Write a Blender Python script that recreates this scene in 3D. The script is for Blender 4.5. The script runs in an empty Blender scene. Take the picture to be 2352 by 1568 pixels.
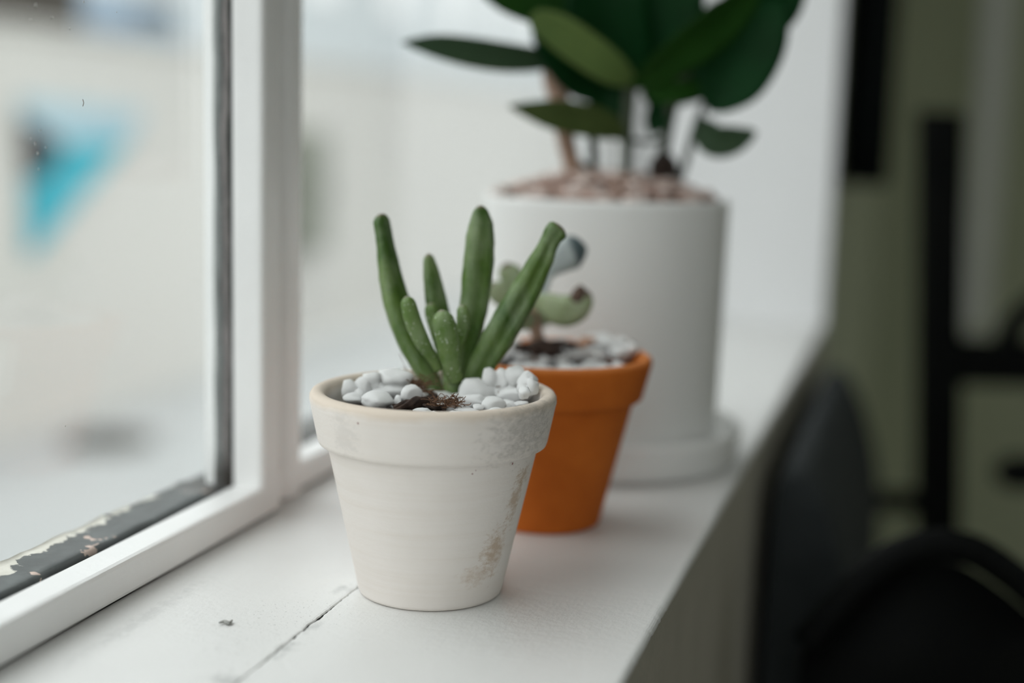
import bpy, bmesh, math, random
from mathutils import Vector, Matrix, noise as mnoise

# ---------------------------------------------------------------- camera, sky, exposure
S = bpy.context.scene
COL = S.collection
cam_d = bpy.data.cameras.new('camera')
cam_d.sensor_width = 36.0
cam_d.lens = 50.0
cam_d.clip_start = 0.02
cam_d.clip_end = 200
cam_d.dof.use_dof = True
cam_d.dof.focus_distance = 0.503
cam_d.dof.aperture_fstop = 2.7
cam = bpy.data.objects.new('camera', cam_d)
COL.objects.link(cam)
cam.matrix_world = Matrix(((0.960364, -0.065183, 0.271020, 0.166925), (0.277543, 0.133275, -0.951424, -0.483509), (0.025896, 0.988933, 0.146083, 0.169340), (0, 0, 0, 1)))
S.camera = cam
S.view_settings.view_transform = 'Standard'
S.view_settings.look = 'None'
S.view_settings.gamma = 1
S.view_settings.use_curve_mapping = False
S.view_settings.exposure = 0.0
S.cycles.max_bounces = 12
S.cycles.diffuse_bounces = 6
S.cycles.transparent_max_bounces = 16

# overcast sky: brighter towards the zenith, the same all the way round
w = bpy.data.worlds.new('overcast_sky'); S.world = w
w.use_nodes = True
nt = w.node_tree; nt.nodes.clear()
tc = nt.nodes.new('ShaderNodeTexCoord')
sep = nt.nodes.new('ShaderNodeSeparateXYZ'); nt.links.new(tc.outputs['Generated'], sep.inputs[0])
ramp = nt.nodes.new('ShaderNodeMapRange'); ramp.inputs[1].default_value = 0.0; ramp.inputs[2].default_value = 1.0
ramp.inputs[3].default_value = 0.34; ramp.inputs[4].default_value = 1.0
nt.links.new(sep.outputs['Z'], ramp.inputs[0])
bg = nt.nodes.new('ShaderNodeBackground'); bg.inputs['Color'].default_value = (0.975, 0.995, 1.0, 1)
mul = nt.nodes.new('ShaderNodeMath'); mul.operation = 'MULTIPLY'; mul.inputs[1].default_value = 3.85
nt.links.new(ramp.outputs[0], mul.inputs[0]); nt.links.new(mul.outputs[0], bg.inputs['Strength'])
out = nt.nodes.new('ShaderNodeOutputWorld'); nt.links.new(bg.outputs[0], out.inputs[0])

# portals that guide the sky light through the window opening (they add no light of their own)
def portal(name, loc, sx, sy, rot):
    l = bpy.data.lights.new(name, 'AREA'); l.shape = 'RECTANGLE'; l.size = sx; l.size_y = sy
    l.cycles.is_portal = True
    o = bpy.data.objects.new(name, l); COL.objects.link(o); o.location = loc; o.rotation_euler = rot
portal('sky_portal', (-0.165, -0.21, 0.72), 1.40, 2.14, (0, -math.pi/2, 0))
portal('sky_portal', (3.32, 1.825, 0.48), 1.96, .95, (0, math.pi/2, 0))
portal('sky_portal', (.42, -1.42, 0.53), .96, 1.86, (math.pi/2, 0, 0))

# ---------------------------------------------------------------- helpers
def mesh(name, verts, faces, smooth=True):
    me = bpy.data.meshes.new(name)
    me.from_pydata([tuple(v) for v in verts], [], faces)
    me.update()
    if smooth:
        me.polygons.foreach_set('use_smooth', [True]*len(me.polygons))
    return me

def obj(name, me, mat=None, parent=None, label=None, cat=None, group=None, kind=None, loc=None):
    o = bpy.data.objects.new(name, me)
    COL.objects.link(o)
    if mat is not None and me is not None and not me.materials:
        me.materials.append(mat)
    if parent is not None:
        o.parent = parent
    if loc is not None: o.location = loc
    for k, v in (('label', label), ('category', cat), ('group', group), ('kind', kind)):
        if v: o[k] = v
    return o

def empty(name, loc, label, cat, group=None):
    o = obj(name, None, None, None, label, cat, group)
    o.location = loc
    o.empty_display_size = 0.02
    return o

def from_bm(name, bm, smooth=False):
    me = bpy.data.meshes.new(name); bm.normal_update(); bm.to_mesh(me); bm.free()
    if smooth: me.polygons.foreach_set('use_smooth', [True]*len(me.polygons))
    return me

def bm_box(bm, lo, hi, bevel=0.0, seg=2):
    r = bmesh.ops.create_cube(bm, size=1.0)
    vs = r['verts']
    for v in vs:
        v.co = Vector([(lo[i]+hi[i])/2 + v.co[i]*(hi[i]-lo[i]) for i in range(3)])
    if bevel > 0:
        es = list({e for v in vs for e in v.link_edges})
        bmesh.ops.bevel(bm, geom=es, offset=bevel, segments=seg, affect='EDGES', profile=0.5)

def box(name, lo, hi, mat, parent=None, bevel=0.0, seg=2, **kw):
    bm = bmesh.new(); bm_box(bm, lo, hi, bevel, seg)
    off = Vector(parent.location) if parent is not None else Vector((0, 0, 0))
    for v in bm.verts: v.co -= off
    return obj(name, from_bm(name, bm), mat, parent, **kw)

def lathe(name, prof, n=96, wob=0.0, seed=0):
    vs, fs = [], []
    m = len(prof)
    for i in range(n):
        a = 2*math.pi*i/n
        for j, (r, z) in enumerate(prof):
            k = 1.0
            if wob: k += wob*mnoise.noise(Vector((math.cos(a)*1.3+seed, math.sin(a)*1.3, z*40)))
            vs.append((r*k*math.cos(a), r*k*math.sin(a), z))
    for i in range(n):
        i2 = (i+1) % n
        for j in range(m-1):
            fs.append((i*m+j, i2*m+j, i2*m+j+1, i*m+j+1))
    me = mesh(name, vs, fs)
    bm = bmesh.new(); bm.from_mesh(me)
    bmesh.ops.remove_doubles(bm, verts=bm.verts, dist=1e-6)
    bmesh.ops.recalc_face_normals(bm, faces=bm.faces)
    bm.to_mesh(me); bm.free()
    me.polygons.foreach_set('use_smooth', [True]*len(me.polygons))
    return me

def woff(o):
    """place of a parent whose own parents only shift it"""
    v = Vector((0, 0, 0))
    while o is not None: v += o.location; o = o.parent
    return v

def catmull(P, t):
    n = len(P)-1
    x = max(0.0, min(t*n, n-1e-9)); i = int(x); u = x-i
    g = lambda k: P[max(0, min(n, k))]
    if isinstance(P[0], Vector):
        p0 = g(i-1) if i > 0 else g(0)*2-g(1)
        p3 = g(i+2) if i+2 <= n else g(n)*2-g(n-1)
    else:
        p0 = g(i-1) if i > 0 else 2*g(0)-g(1)
        p3 = g(i+2) if i+2 <= n else 2*g(n)-g(n-1)
    p1, p2 = g(i), g(i+1)
    return 0.5*((p1*2)+(p2-p0)*u+(p0*2-p1*5+p2*4-p3)*u*u+(p1*3-p0-p2*3+p3)*u*u*u)

HFWD = Vector((-0.27396, 0.96174, 0))          # horizontal direction in which the window sill is being looked along

def fleshy(name, pts, hw, mat, parent, thick=0.8, groove=0.0, rough=0.0, ns=40, nr=24, seed=0, face=None, roundtip=1.0, facing=0.0, flat=1.0):
    """a thick succulent leaf: elliptical section swept along a curve from base to tip, rounded tip, shallow groove on its face"""
    P = [Vector(p) for p in pts]
    off = woff(parent)
    vs, fs, tv = [], [], []
    fine = [catmull(P, k/400) for k in range(401)]; rem = [0.0]*401
    for k in range(399, -1, -1): rem[k] = rem[k+1]+(fine[k+1]-fine[k]).length
    for i in range(ns+1):
        t = i/ns
        # cluster rings near the tip
        t = 1-(1-t)**1.8
        c = catmull(P, t); T = (catmull(P, min(1, t+.01))-catmull(P, max(0, t-.01))).normalized()
        r = max(1e-5, catmull(list(hw), t))
        d = rem[min(400, int(round(t*400)))]+(0 if t < 1 else 0)
        rt = hw[-1]*roundtip*1.15
        if d < rt: r *= math.sqrt(max(0.0, 1-(1-d/rt)**2))
        N = (face if face is not None else -HFWD); N = Vector(N); N = (N-T*N.dot(T)).normalized()
        W = T.cross(N).normalized()
        if facing: 
            N2 = N*math.cos(facing)+W*math.sin(facing); W = W*math.cos(facing)-N*math.sin(facing); N = N2
        for k in range(nr):
            a = 2*math.pi*k/nr
            x, y = math.cos(a), math.sin(a)*thick
            if y > 0: y *= flat
            if groove and y > 0:
                y -= groove*math.exp(-(x/.28)**2)*(0.4+0.6*math.sin(math.pi*min(1, t*1.05)))
            rr = r
            if rough:
                q = c*150+Vector((x*.8, y*.8, seed*7.1)); rr *= 1+rough*mnoise.noise(q)+rough*.7*mnoise.noise(q*2.9)
            vs.append(c+W*(x*rr)+N*(y*rr)-off); tv.append(t)
    for i in range(ns):
        for k in range(nr):
            k2 = (k+1) % nr
            fs.append((i*nr+k, i*nr+k2, (i+1)*nr+k2, (i+1)*nr+k))
    fs.append(tuple(range(nr))[::-1]); fs.append(tuple(ns*nr+k for k in range(nr)))
    me = mesh(name, vs, fs)
    at = me.attributes.new('along', 'FLOAT', 'POINT'); at.data.foreach_set('value', tv)
    return obj(name, me, mat, parent)

def blade(name, pts, hw, mat, parent, phi=0.0, cup=0.15, thick=0.0009, ns=22, nw=8, fold=0.0):
    """a broad leaf: curved sheet with a centre fold, given real thickness; phi turns it about its own length"""
    P = [Vector(p) for p in pts]; off = woff(parent)
    top, bot = [], []
    for i in range(ns+1):
        t = i/ns
        c = catmull(P, t); T = (catmull(P, min(1, t+.01))-catmull(P, max(0, t-.01))).normalized()
        N = -HFWD; N = (N-T*N.dot(T)).normalized(); W = T.cross(N).normalized()
        N2 = N*math.cos(phi)+W*math.sin(phi); W = W*math.cos(phi)-N*math.sin(phi); N = N2
        r = max(2e-4, catmull(list(hw), t))
        if t > .93: r *= math.sqrt(max(0.0, 1-((t-.93)/.07)**2))*.96+.04
        for j in range(nw+1):
            s = -1+2*j/nw
            p = c+W*(s*r)+N*(cup*r*s*s+fold*r*abs(s)-0.0006*math.exp(-(s/.12)**2))
            e = thick*.5*(1-.6*abs(s))
            top.append(p+N*e-off); bot.append(p-N*e-off)
    m = nw+1; n0 = len(top); fs = []
    for i in range(ns):
        for j in range(nw):
            a = i*m+j
            fs.append((a, a+m, a+m+1, a+1)); fs.append((n0+a, n0+a+1, n0+a+m+1, n0+a+m))
    rim = [j for j in range(m)]+[i*m+nw for i in range(1, ns+1)]+[ns*m+j for j in range(nw-1, -1, -1)]+[i*m for i in range(ns-1, 0, -1)]
    for a, b in zip(rim, rim[1:]+rim[:1]):
        fs.append((a, b, n0+b, n0+a))
    me = mesh(name, top+bot, fs)
    return obj(name, me, mat, parent)

def tube_data(P, rad, nr=8, n=12):
    P = [Vector(p) for p in P]; vs, fs = [], []
    ref = Vector((0.31, 0.77, 0.55))
    for i in range(n+1):
        t = i/n; c = catmull(P, t); T = (catmull(P, min(1, t+.02))-catmull(P, max(0, t-.02))).normalized()
        A = T.cross(ref).normalized(); B = T.cross(A)
        r = rad if isinstance(rad, float) else catmull(list(rad), t)
        for k in range(nr):
            a = 2*math.pi*k/nr; vs.append(c+A*(r*math.cos(a))+B*(r*math.sin(a)))
    for i in range(n):
        for k in range(nr):
            k2 = (k+1) % nr; fs.append((i*nr+k, i*nr+k2, (i+1)*nr+k2, (i+1)*nr+k))
    fs.append(tuple(range(nr))[::-1]); fs.append(tuple(n*nr+k for k in range(nr)))
    return vs, fs

def tube(name, P, rad, mat, parent=None, nr=10, n=14, **kw):
    vs, fs = tube_data(P, rad, nr, n)
    if parent is not None:
        off = woff(parent); vs = [v-off for v in vs]
    return obj(name, mesh(name, vs, fs), mat, parent, **kw)

def merge(name, parts, mat, parent=None, **kw):
    V, Fc = [], []
    off = Vector(parent.location) if parent is not None else Vector((0, 0, 0))
    for vs, fs in parts:
        b = len(V); V += [Vector(v)-off for v in vs]; Fc += [tuple(i+b for i in f) for f in fs]
    return obj(name, mesh(name, V, Fc), mat, parent, **kw)

def stone_mesh(seed, sub=2, amp=0.22, flat=1.0, angular=0.0):
    bm = bmesh.new(); bmesh.ops.create_icosphere(bm, subdivisions=sub, radius=1.0)
    rnd = random.Random(seed); o = Vector((rnd.uniform(-9, 9), rnd.uniform(-9, 9), rnd.uniform(-9, 9)))
    cuts = [(Vector((rnd.gauss(0, 1), rnd.gauss(0, 1), rnd.gauss(0, 1))).normalized(), rnd.uniform(.62, .85)) for _ in range(5)]
    for v in bm.verts:
        d = v.co.normalized()
        r = 1+amp*mnoise.noise(d*1.1+o)+amp*.35*mnoise.noise(d*2.6+o)
        p = d*r
        for n, h in cuts:
            q = p.dot(n)
            if q > h: p -= n*(q-h)*(0.55+angular*.45)
        v.co = p; v.co.z *= flat
    me = from_bm('pebble', bm, True)
    return me

# ---------------------------------------------------------------- materials
def new_mat(name):
    m = bpy.data.materials.new(name); m.use_nodes = True
    nt = m.node_tree; b = nt.nodes['Principled BSDF']
    return m, nt, b

def N(nt, t, **kw):
    n = nt.nodes.new(t)
    for k, v in kw.items():
        if k.startswith('i_'):
            n.inputs[k[2:].replace('_', ' ')].default_value = v
        else: setattr(n, k, v)
    return n

def lk(nt, a, b): nt.links.new(a, b)

def ramp2(nt, fac, stops):
    r = nt.nodes.new('ShaderNodeValToRGB'); cr = r.color_ramp
    while len(cr.elements) > 1: cr.elements.remove(cr.elements[-1])
    cr.elements[0].position = stops[0][0]; cr.elements[0].color = (*stops[0][1], 1)
    for p, c in stops[1:]:
        e = cr.elements.new(p); e.color = (*c, 1)
    lk(nt, fac, r.inputs[0]); return r.outputs[0]

def noise_(nt, vec, scale, detail=4, rough=.55):
    n = N(nt, 'ShaderNodeTexNoise'); n.inputs['Scale'].default_value = scale
    n.inputs['Detail'].default_value = detail; n.inputs['Roughness'].default_value = rough
    if vec is not None: lk(nt, vec, n.inputs['Vector'])
    return n.outputs['Fac']

def ocoord(nt, scale=(1, 1, 1)):
    t = N(nt, 'ShaderNodeTexCoord'); mp = N(nt, 'ShaderNodeMapping'); mp.inputs['Scale'].default_value = scale
    lk(nt, t.outputs['Object'], mp.inputs['Vector']); return mp.outputs[0]

def mix(nt, fac, a, b):
    m = N(nt, 'ShaderNodeMix', data_type='RGBA')
    if hasattr(fac, 'links'): lk(nt, fac, m.inputs[0])
    else: m.inputs[0].default_value = fac
    for s, v in ((6, a), (7, b)):
        if isinstance(v, tuple): m.inputs[s].default_value = (*v, 1)
        else: lk(nt, v, m.inputs[s])
    return m.outputs[2]

def math_(nt, op, a, b=None, clamp=False):
    m = N(nt, 'ShaderNodeMath', operation=op); m.use_clamp = clamp
    for i, v in enumerate((a, b)):
        if v is None: continue
        if isinstance(v, (int, float)): m.inputs[i].default_value = v
        else: lk(nt, v, m.inputs[i])
    return m.outputs[0]

def bump(nt, b, h, strength, dist):
    n = N(nt, 'ShaderNodeBump'); n.inputs['Strength'].default_value = strength; n.inputs['Distance'].default_value = dist
    lk(nt, h, n.inputs['Height']); lk(nt, n.outputs[0], b.inputs['Normal'])

def simple(name, c1, c2=None, scale=60, rough=.6, bumpd=0.0, bscale=300, spec=.5, metal=0.0, sss=0.0):
    m, nt, b = new_mat(name); oc = ocoord(nt)
    if c2 is None: c2 = tuple(x*.88 for x in c1)
    col = ramp2(nt, noise_(nt, oc, scale), [(.3, c1), (.7, c2)])
    lk(nt, col, b.inputs['Base Color'])
    b.inputs['Roughness'].default_value = rough; b.inputs['Metallic'].default_value = metal
    b.inputs['Specular IOR Level'].default_value = spec
    if sss:
        b.inputs['Subsurface Weight'].default_value = sss; b.inputs['Subsurface Radius'].default_value = (.003, .003, .003)
        b.inputs['Subsurface Scale'].default_value = 1.0
    if bumpd: bump(nt, b, noise_(nt, oc, bscale), .6, bumpd)
    return m

def ellipse_mask(nt, oc, centre, radii, nz, soft=.5, dirrot=0.0):
    """1 inside an ellipsoid of object space with a ragged edge"""
    mp = N(nt, 'ShaderNodeMapping', vector_type='TEXTURE')
    mp.inputs['Location'].default_value = centre; mp.inputs['Scale'].default_value = radii
    mp.inputs['Rotation'].default_value = (0, dirrot, 0) if not isinstance(dirrot, tuple) else dirrot
    lk(nt, oc, mp.inputs['Vector'])
    ln = N(nt, 'ShaderNodeVectorMath', operation='LENGTH'); lk(nt, mp.outputs[0], ln.inputs[0])
    d = math_(nt, 'ADD', ln.outputs['Value'], math_(nt, 'MULTIPLY', math_(nt, 'SUBTRACT', nz, .5), 3.4))
    mr = N(nt, 'ShaderNodeMapRange'); mr.inputs[1].default_value = 1.0; mr.inputs[2].default_value = 1.0-soft
    mr.inputs[3].default_value = 0; mr.inputs[4].default_value = 1; lk(nt, d, mr.inputs[0])
    return mr.outputs[0]

# painted wood of sill and frame
def paint_white(name, base=(.80, .80, .785), grain=(40, 3, 40), dirt=.5, rough=.42, wear=False):
    m, nt, b = new_mat(name); oc = ocoord(nt); og = ocoord(nt, grain)
    big = noise_(nt, oc, 14, 3)
    c = ramp2(nt, big, [(.3, base), (.75, tuple(x*.93 for x in base))])
    streak = noise_(nt, og, 6, 5, .6)
    c = mix(nt, math_(nt, 'MULTIPLY', streak, .12), c, (.62, .60, .56))
    if dirt:
        f1 = noise_(nt, oc, 420, 2, .5)
        area = noise_(nt, oc, 22, 2)
        f = math_(nt, 'MULTIPLY', math_(nt, 'GREATER_THAN', math_(nt, 'ADD', f1, math_(nt, 'MULTIPLY', area, .25)), .90), dirt)
        c = mix(nt, f, c, (.16, .17, .17))
    h = math_(nt, 'ADD', math_(nt, 'MULTIPLY', streak, .6), noise_(nt, oc, 240, 3))
    if wear:
        # grime beside the split joint: fine dark specks, a grey smudge, rubbed bare scuffs
        fine = noise_(nt, oc, 900, 2, .6); mid = noise_(nt, ocoord(nt, (1, .6, 1)), 330, 4, .7)
        zone = ellipse_mask(nt, oc, (-0.034734, -0.056828, 0), (.022, .060, .02), mid, .9)
        c = mix(nt, math_(nt, 'MULTIPLY', math_(nt, 'MULTIPLY', math_(nt, 'GREATER_THAN', fine, .66), zone), .75), c, (.14, .14, .14))
        c = mix(nt, math_(nt, 'MULTIPLY', math_(nt, 'MULTIPLY', math_(nt, 'GREATER_THAN', mid, .63), zone), .45), c, (.40, .395, .38))
        for cen, rad, k in (((-0.029362, -0.10526, 0), (.008, .006, .01), .6), ((-0.023897, -0.07479, 0), (.0035, .009, .01), .55), ((-0.024359, -0.053002, 0), (.003, .007, .01), .4),
                            ((-0.029881, -0.011235, 0), (.004, .006, .01), .5), ((-0.097149, 0.097923, 0), (.004, .03, .01), .30), ((-0.081719, -0.064899, 0), (.004, .05, .01), .22)):  # closing entries: grey streaks on the sill along the window frame
            sm = ellipse_mask(nt, oc, cen, rad, mid, .9)
            c = mix(nt, math_(nt, 'MULTIPLY', sm, k), c, (.30, .305, .30))
        h = math_(nt, 'ADD', h, math_(nt, 'MULTIPLY', mid, .8))
    lk(nt, c, b.inputs['Base Color']); b.inputs['Roughness'].default_value = rough
    bump(nt, b, h, .35, .0007)
    return m

M_SILL = paint_white('sill_paint', base=(.735, .732, .72), dirt=.5, wear=True)
M_FRAME = paint_white('frame_paint', base=(.89, .89, .885), dirt=.0)
M_REVEAL = simple('reveal_paint', (.87, .873, .88), (.85, .853, .86), 5, .7)
M_ROOM = simple('room_wall_paint', (.47, .50, .36), (.44, .47, .335), 4, .85)
M_APRON = simple('apron_plaster', (.40, .375, .31), (.35, .33, .27), 40, .8, .0008, 260)
M_FLOOR = simple('floor_boards', (.26, .22, .17), (.2, .17, .13), 6, .6)
M_CEIL = simple('ceiling_paint', (.78, .78, .75), (.75, .75, .72), 4, .9)
M_PALE = simple('pale_wall_paint', (.74, .74, .71), (.70, .70, .68), 4, .9)
M_BLACK = simple('black_lacquer', (.0045, .005, .0045), (.003, .0035, .0035), 30, .6, spec=.06)
M_DARKCLOTH = simple('charcoal_cloth', (.032, .037, .038), (.022, .026, .027), 60, .8, .001, 500, spec=.2)
M_CURTAIN = simple('black_curtain_cloth', (.004, .006, .0055), (.003, .004, .004), 30, .9, .0008, 600, spec=.1)
M_STRIP = simple('pale_grey_paint', (.88, .89, .88), (.85, .86, .85), 10, .6)

def make_putty():
    """old glazing putty on the bottom rail: dark slate paint; cream coat left along its outer edge, thinning out towards the corner; pink primer in chips"""
    m, nt, b = new_mat('flaking_putty')
    oc = ocoord(nt); a = N(nt, 'ShaderNodeAttribute', attribute_name='across').outputs['Fac']
    sp = N(nt, 'ShaderNodeSeparateXYZ'); lk(nt, oc, sp.inputs[0])
    nz = noise_(nt, oc, 75, 6, .62)
    e = math_(nt, 'ADD', a, math_(nt, 'MULTIPLY', math_(nt, 'SUBTRACT', nz, .5), 1.5))
    e = math_(nt, 'SUBTRACT', e, math_(nt, 'MULTIPLY', math_(nt, 'ADD', sp.outputs['Y'], .075), 2.4))
    cream = ramp2(nt, noise_(nt, oc, 120, 4), [(.3, (.46, .44, .38)), (.7, (.58, .56, .50))])
    dark = ramp2(nt, noise_(nt, oc, 70, 6, .65), [(.3, (.016, .021, .021)), (.55, (.035, .043, .043)), (.75, (.075, .088, .086))])
    fac = N(nt, 'ShaderNodeMapRange'); fac.inputs[1].default_value = .66; fac.inputs[2].default_value = .69; lk(nt, e, fac.inputs[0])
    c = mix(nt, fac.outputs[0], dark, cream)
    ch = math_(nt, 'MULTIPLY', math_(nt, 'GREATER_THAN', noise_(nt, oc, 95, 3, .5), .665), math_(nt, 'LESS_THAN', a, .55))
    c = mix(nt, ch, c, (.50, .37, .31))
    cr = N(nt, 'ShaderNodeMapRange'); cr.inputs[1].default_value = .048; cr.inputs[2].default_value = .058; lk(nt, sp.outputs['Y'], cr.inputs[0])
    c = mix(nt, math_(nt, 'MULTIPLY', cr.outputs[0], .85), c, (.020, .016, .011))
    lk(nt, c, b.inputs['Base Color']); b.inputs['Roughness'].default_value = .55; b.inputs['Specular IOR Level'].default_value = .3
    bump(nt, b, math_(nt, 'ADD', nz, fac.outputs[0]), .5, .0012)
    return m
def make_putty2():
    """putty up the stile: grimy line, pinkish grey primer, a wandering dark crack, grey outer edge"""
    m, nt, b = new_mat('old_stile_putty')
    oc = ocoord(nt); a = N(nt, 'ShaderNodeAttribute', attribute_name='across').outputs['Fac']
    sp = N(nt, 'ShaderNodeSeparateXYZ'); lk(nt, oc, sp.inputs[0])
    nz = noise_(nt, ocoord(nt, (1, 1, .45)), 55, 4, .6)
    e = math_(nt, 'ADD', a, math_(nt, 'MULTIPLY', math_(nt, 'SUBTRACT', nz, .5), .7))
    c = ramp2(nt, e, [(.0, (.02, .024, .021)), (.10, (.03, .034, .03)), (.17, (.24, .22, .215)), (.40, (.27, .245, .24)), (.46, (.02, .027, .025)), (.56, (.02, .027, .025)), (.64, (.16, .175, .17)), (.95, (.22, .235, .23))])
    pale = math_(nt, 'GREATER_THAN', noise_(nt, oc, 38, 2, .5), .70)
    c = mix(nt, math_(nt, 'MULTIPLY', pale, .9), c, (.52, .47, .44))
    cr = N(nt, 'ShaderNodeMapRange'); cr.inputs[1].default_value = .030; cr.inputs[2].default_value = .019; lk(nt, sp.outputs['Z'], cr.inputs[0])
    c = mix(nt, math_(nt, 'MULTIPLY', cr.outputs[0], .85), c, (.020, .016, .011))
    lk(nt, c, b.inputs['Base Color']); b.inputs['Roughness'].default_value = .6; b.inputs['Specular IOR Level'].default_value = .25
    bump(nt, b, nz, .4, .001)
    return m
M_PUTTY = make_putty(); M_PUTTY2 = make_putty2()
M_GAP = simple('grime_and_shadow_dark', (.012, .014, .013), (.02, .02, .018), 80, .9)  # grime inside the sill split, and shade painted in under the sash rails

def make_glass():
    m = bpy.data.materials.new('window_glass'); m.use_nodes = True; nt = m.node_tree; nt.nodes.clear()
    o = nt.nodes.new('ShaderNodeOutputMaterial'); t = nt.nodes.new('ShaderNodeBsdfTransparent'); g = nt.nodes.new('ShaderNodeBsdfGlossy')
    g.inputs['Roughness'].default_value = .0; t.inputs['Color'].default_value = (.96, .975, .97, 1)
    f = nt.nodes.new('ShaderNodeFresnel'); ge = nt.nodes.new('ShaderNodeNewGeometry')
    # both faces of the pane reflect alike: the Fresnel node inverts the index on back faces
    io = nt.nodes.new('ShaderNodeMapRange'); io.inputs[3].default_value = 1.38; io.inputs[4].default_value = 1/1.38
    nt.links.new(ge.outputs['Backfacing'], io.inputs[0]); nt.links.new(io.outputs[0], f.inputs['IOR'])
    mx = nt.nodes.new('ShaderNodeMixShader'); nt.links.new(f.outputs[0], mx.inputs[0])
    nt.links.new(t.outputs[0], mx.inputs[1]); nt.links.new(g.outputs[0], mx.inputs[2]); nt.links.new(mx.outputs[0], o.inputs[0])
    return m
M_GLASS = make_glass()
M_DUST = simple('pale_dust', (.75, .75, .72), (.6, .6, .58), 300, .9)

def make_whitepot():
    m, nt, b = new_mat('whitewashed_clay'); oc = ocoord(nt)
    ring = noise_(nt, ocoord(nt, (8, 8, 260)), 1.6, 4, .6)
    c = ramp2(nt, noise_(nt, oc, 30, 4), [(.3, (.805, .755, .715)), (.7, (.765, .715, .67))])
    c = mix(nt, math_(nt, 'MULTIPLY', math_(nt, 'SUBTRACT', ring, .45, True), .55), c, (.62, .52, .42))
    nz = noise_(nt, ocoord(nt, (1, 1, 1)), 130, 6, .72)
    nz2 = noise_(nt, ocoord(nt, (1, 1, 1.8)), 260, 5, .75)
    sp = N(nt, 'ShaderNodeSeparateXYZ'); lk(nt, oc, sp.inputs[0])
    # bare clay on the rounded lip
    lip = N(nt, 'ShaderNodeMapRange'); lip.inputs[1].default_value = .0712; lip.inputs[2].default_value = .0738
    lk(nt, math_(nt, 'ADD', sp.outputs['Z'], math_(nt, 'MULTIPLY', math_(nt, 'SUBTRACT', noise_(nt, oc, 45, 4), .5), .006)), lip.inputs[0])
    c = mix(nt, math_(nt, 'MULTIPLY', lip.outputs[0], .62), c, (.60, .49, .38))
    # worn grey rub marks on the right of the collar, ochre runs down the right of the body
    rub = ellipse_mask(nt, oc, (0.040851, -0.016535, 0.067405), (.020, .020, .014), nz2, .8)
    c = mix(nt, math_(nt, 'MULTIPLY', math_(nt, 'MULTIPLY', rub, noise_(nt, ocoord(nt, (1, 1, 2)), 700, 3, .7)), .85), c, (.30, .28, .25))
    rub2 = ellipse_mask(nt, oc, (-0.018698, -0.039289, 0.064597), (.007, .007, .010), nz2, .6)
    c = mix(nt, math_(nt, 'MULTIPLY', rub2, .18), c, (.40, .38, .36))
    for cen, rad, k in (((0.028286, -0.012898, 0.021306), (.006, .006, .0115), .6), ((0.034053, -0.007656, 0.038928), (.0045, .0045, .012), .6),
                        ((0.036563, -0.0048521, 0.048084), (.006, .006, .004), .55), ((0.024022, -0.016835, 0.013158), (.008, .008, .005), .35)):
        st = ellipse_mask(nt, oc, cen, rad, nz2, .9)
        c = mix(nt, math_(nt, 'MULTIPLY', st, k), c, (.42, .27, .14))
    for cen, rad in (((-0.012131, -0.042932, 0.070104), .0006), ((0.024529, -0.028899, 0.052757), .0004), ((0.02557, -0.028315, 0.053946), .0003), ((0.035028, -0.015277, 0.054227), .0005)):
        st = ellipse_mask(nt, oc, cen, (rad, rad, rad), nz, .4)
        c = mix(nt, math_(nt, 'MULTIPLY', st, .8), c, (.22, .06, .06))
    lk(nt, c, b.inputs['Base Color']); b.inputs['Roughness'].default_value = .88; b.inputs['Specular IOR Level'].default_value = .25
    bump(nt, b, math_(nt, 'ADD', math_(nt, 'MULTIPLY', ring, .5), nz2), .3, .0004)
    return m
M_WPOT = make_whitepot()

def make_terracotta():
    m, nt, b = new_mat('terracotta'); oc = ocoord(nt)
    c = ramp2(nt, noise_(nt, oc, 40, 4), [(.3, (.56, .145, .018)), (.7, (.46, .108, .012))])
    sp = N(nt, 'ShaderNodeSeparateXYZ'); lk(nt, oc, sp.inputs[0])
    lip = N(nt, 'ShaderNodeMapRange'); lip.inputs[1].default_value = .0725; lip.inputs[2].default_value = .0745; lk(nt, sp.outputs['Z'], lip.inputs[0])
    c = mix(nt, math_(nt, 'MULTIPLY', lip.outputs[0], .5), c, (.66, .26, .09))
    lk(nt, c, b.inputs['Base Color']); b.inputs['Roughness'].default_value = .85; b.inputs['Specular IOR Level'].default_value = .2
    bump(nt, b, noise_(nt, oc, 500, 3), .25, .0003)
    return m
M_TERRA = make_terracotta()
M_PLANTER = simple('matt_white_ceramic', (.83, .83, .815), (.81, .81, .795), 8, .5)
M_PEBBLE = simple('white_quartz_pebble', (.93, .93, .925), (.88, .88, .87), 110, .4, .0003, 260, sss=.2)
M_SOIL = simple('potting_soil', (.035, .020, .013), (.012, .008, .006), 200, .95, .002, 400)
M_BARK = simple('bark', (.085, .045, .028), (.02, .012, .010), 140, .85, .0015, 300)
M_ROOT = simple('dry_root', (.20, .10, .05), (.10, .05, .025), 200, .8)
M_CLAYCHIP = simple('terracotta_shard', (.62, .34, .20), (.50, .25, .14), 90, .85)
M_CHIPS = simple('pinkish_bark_mulch', (.58, .44, .38), (.30, .18, .14), 60, .9)
M_TRUNK = simple('pink_tan_cane', (.40, .27, .20), (.28, .18, .13), 70, .75)
M_STEM = simple('dark_green_stem', (.035, .055, .025), (.025, .03, .015), 50, .6)

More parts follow.
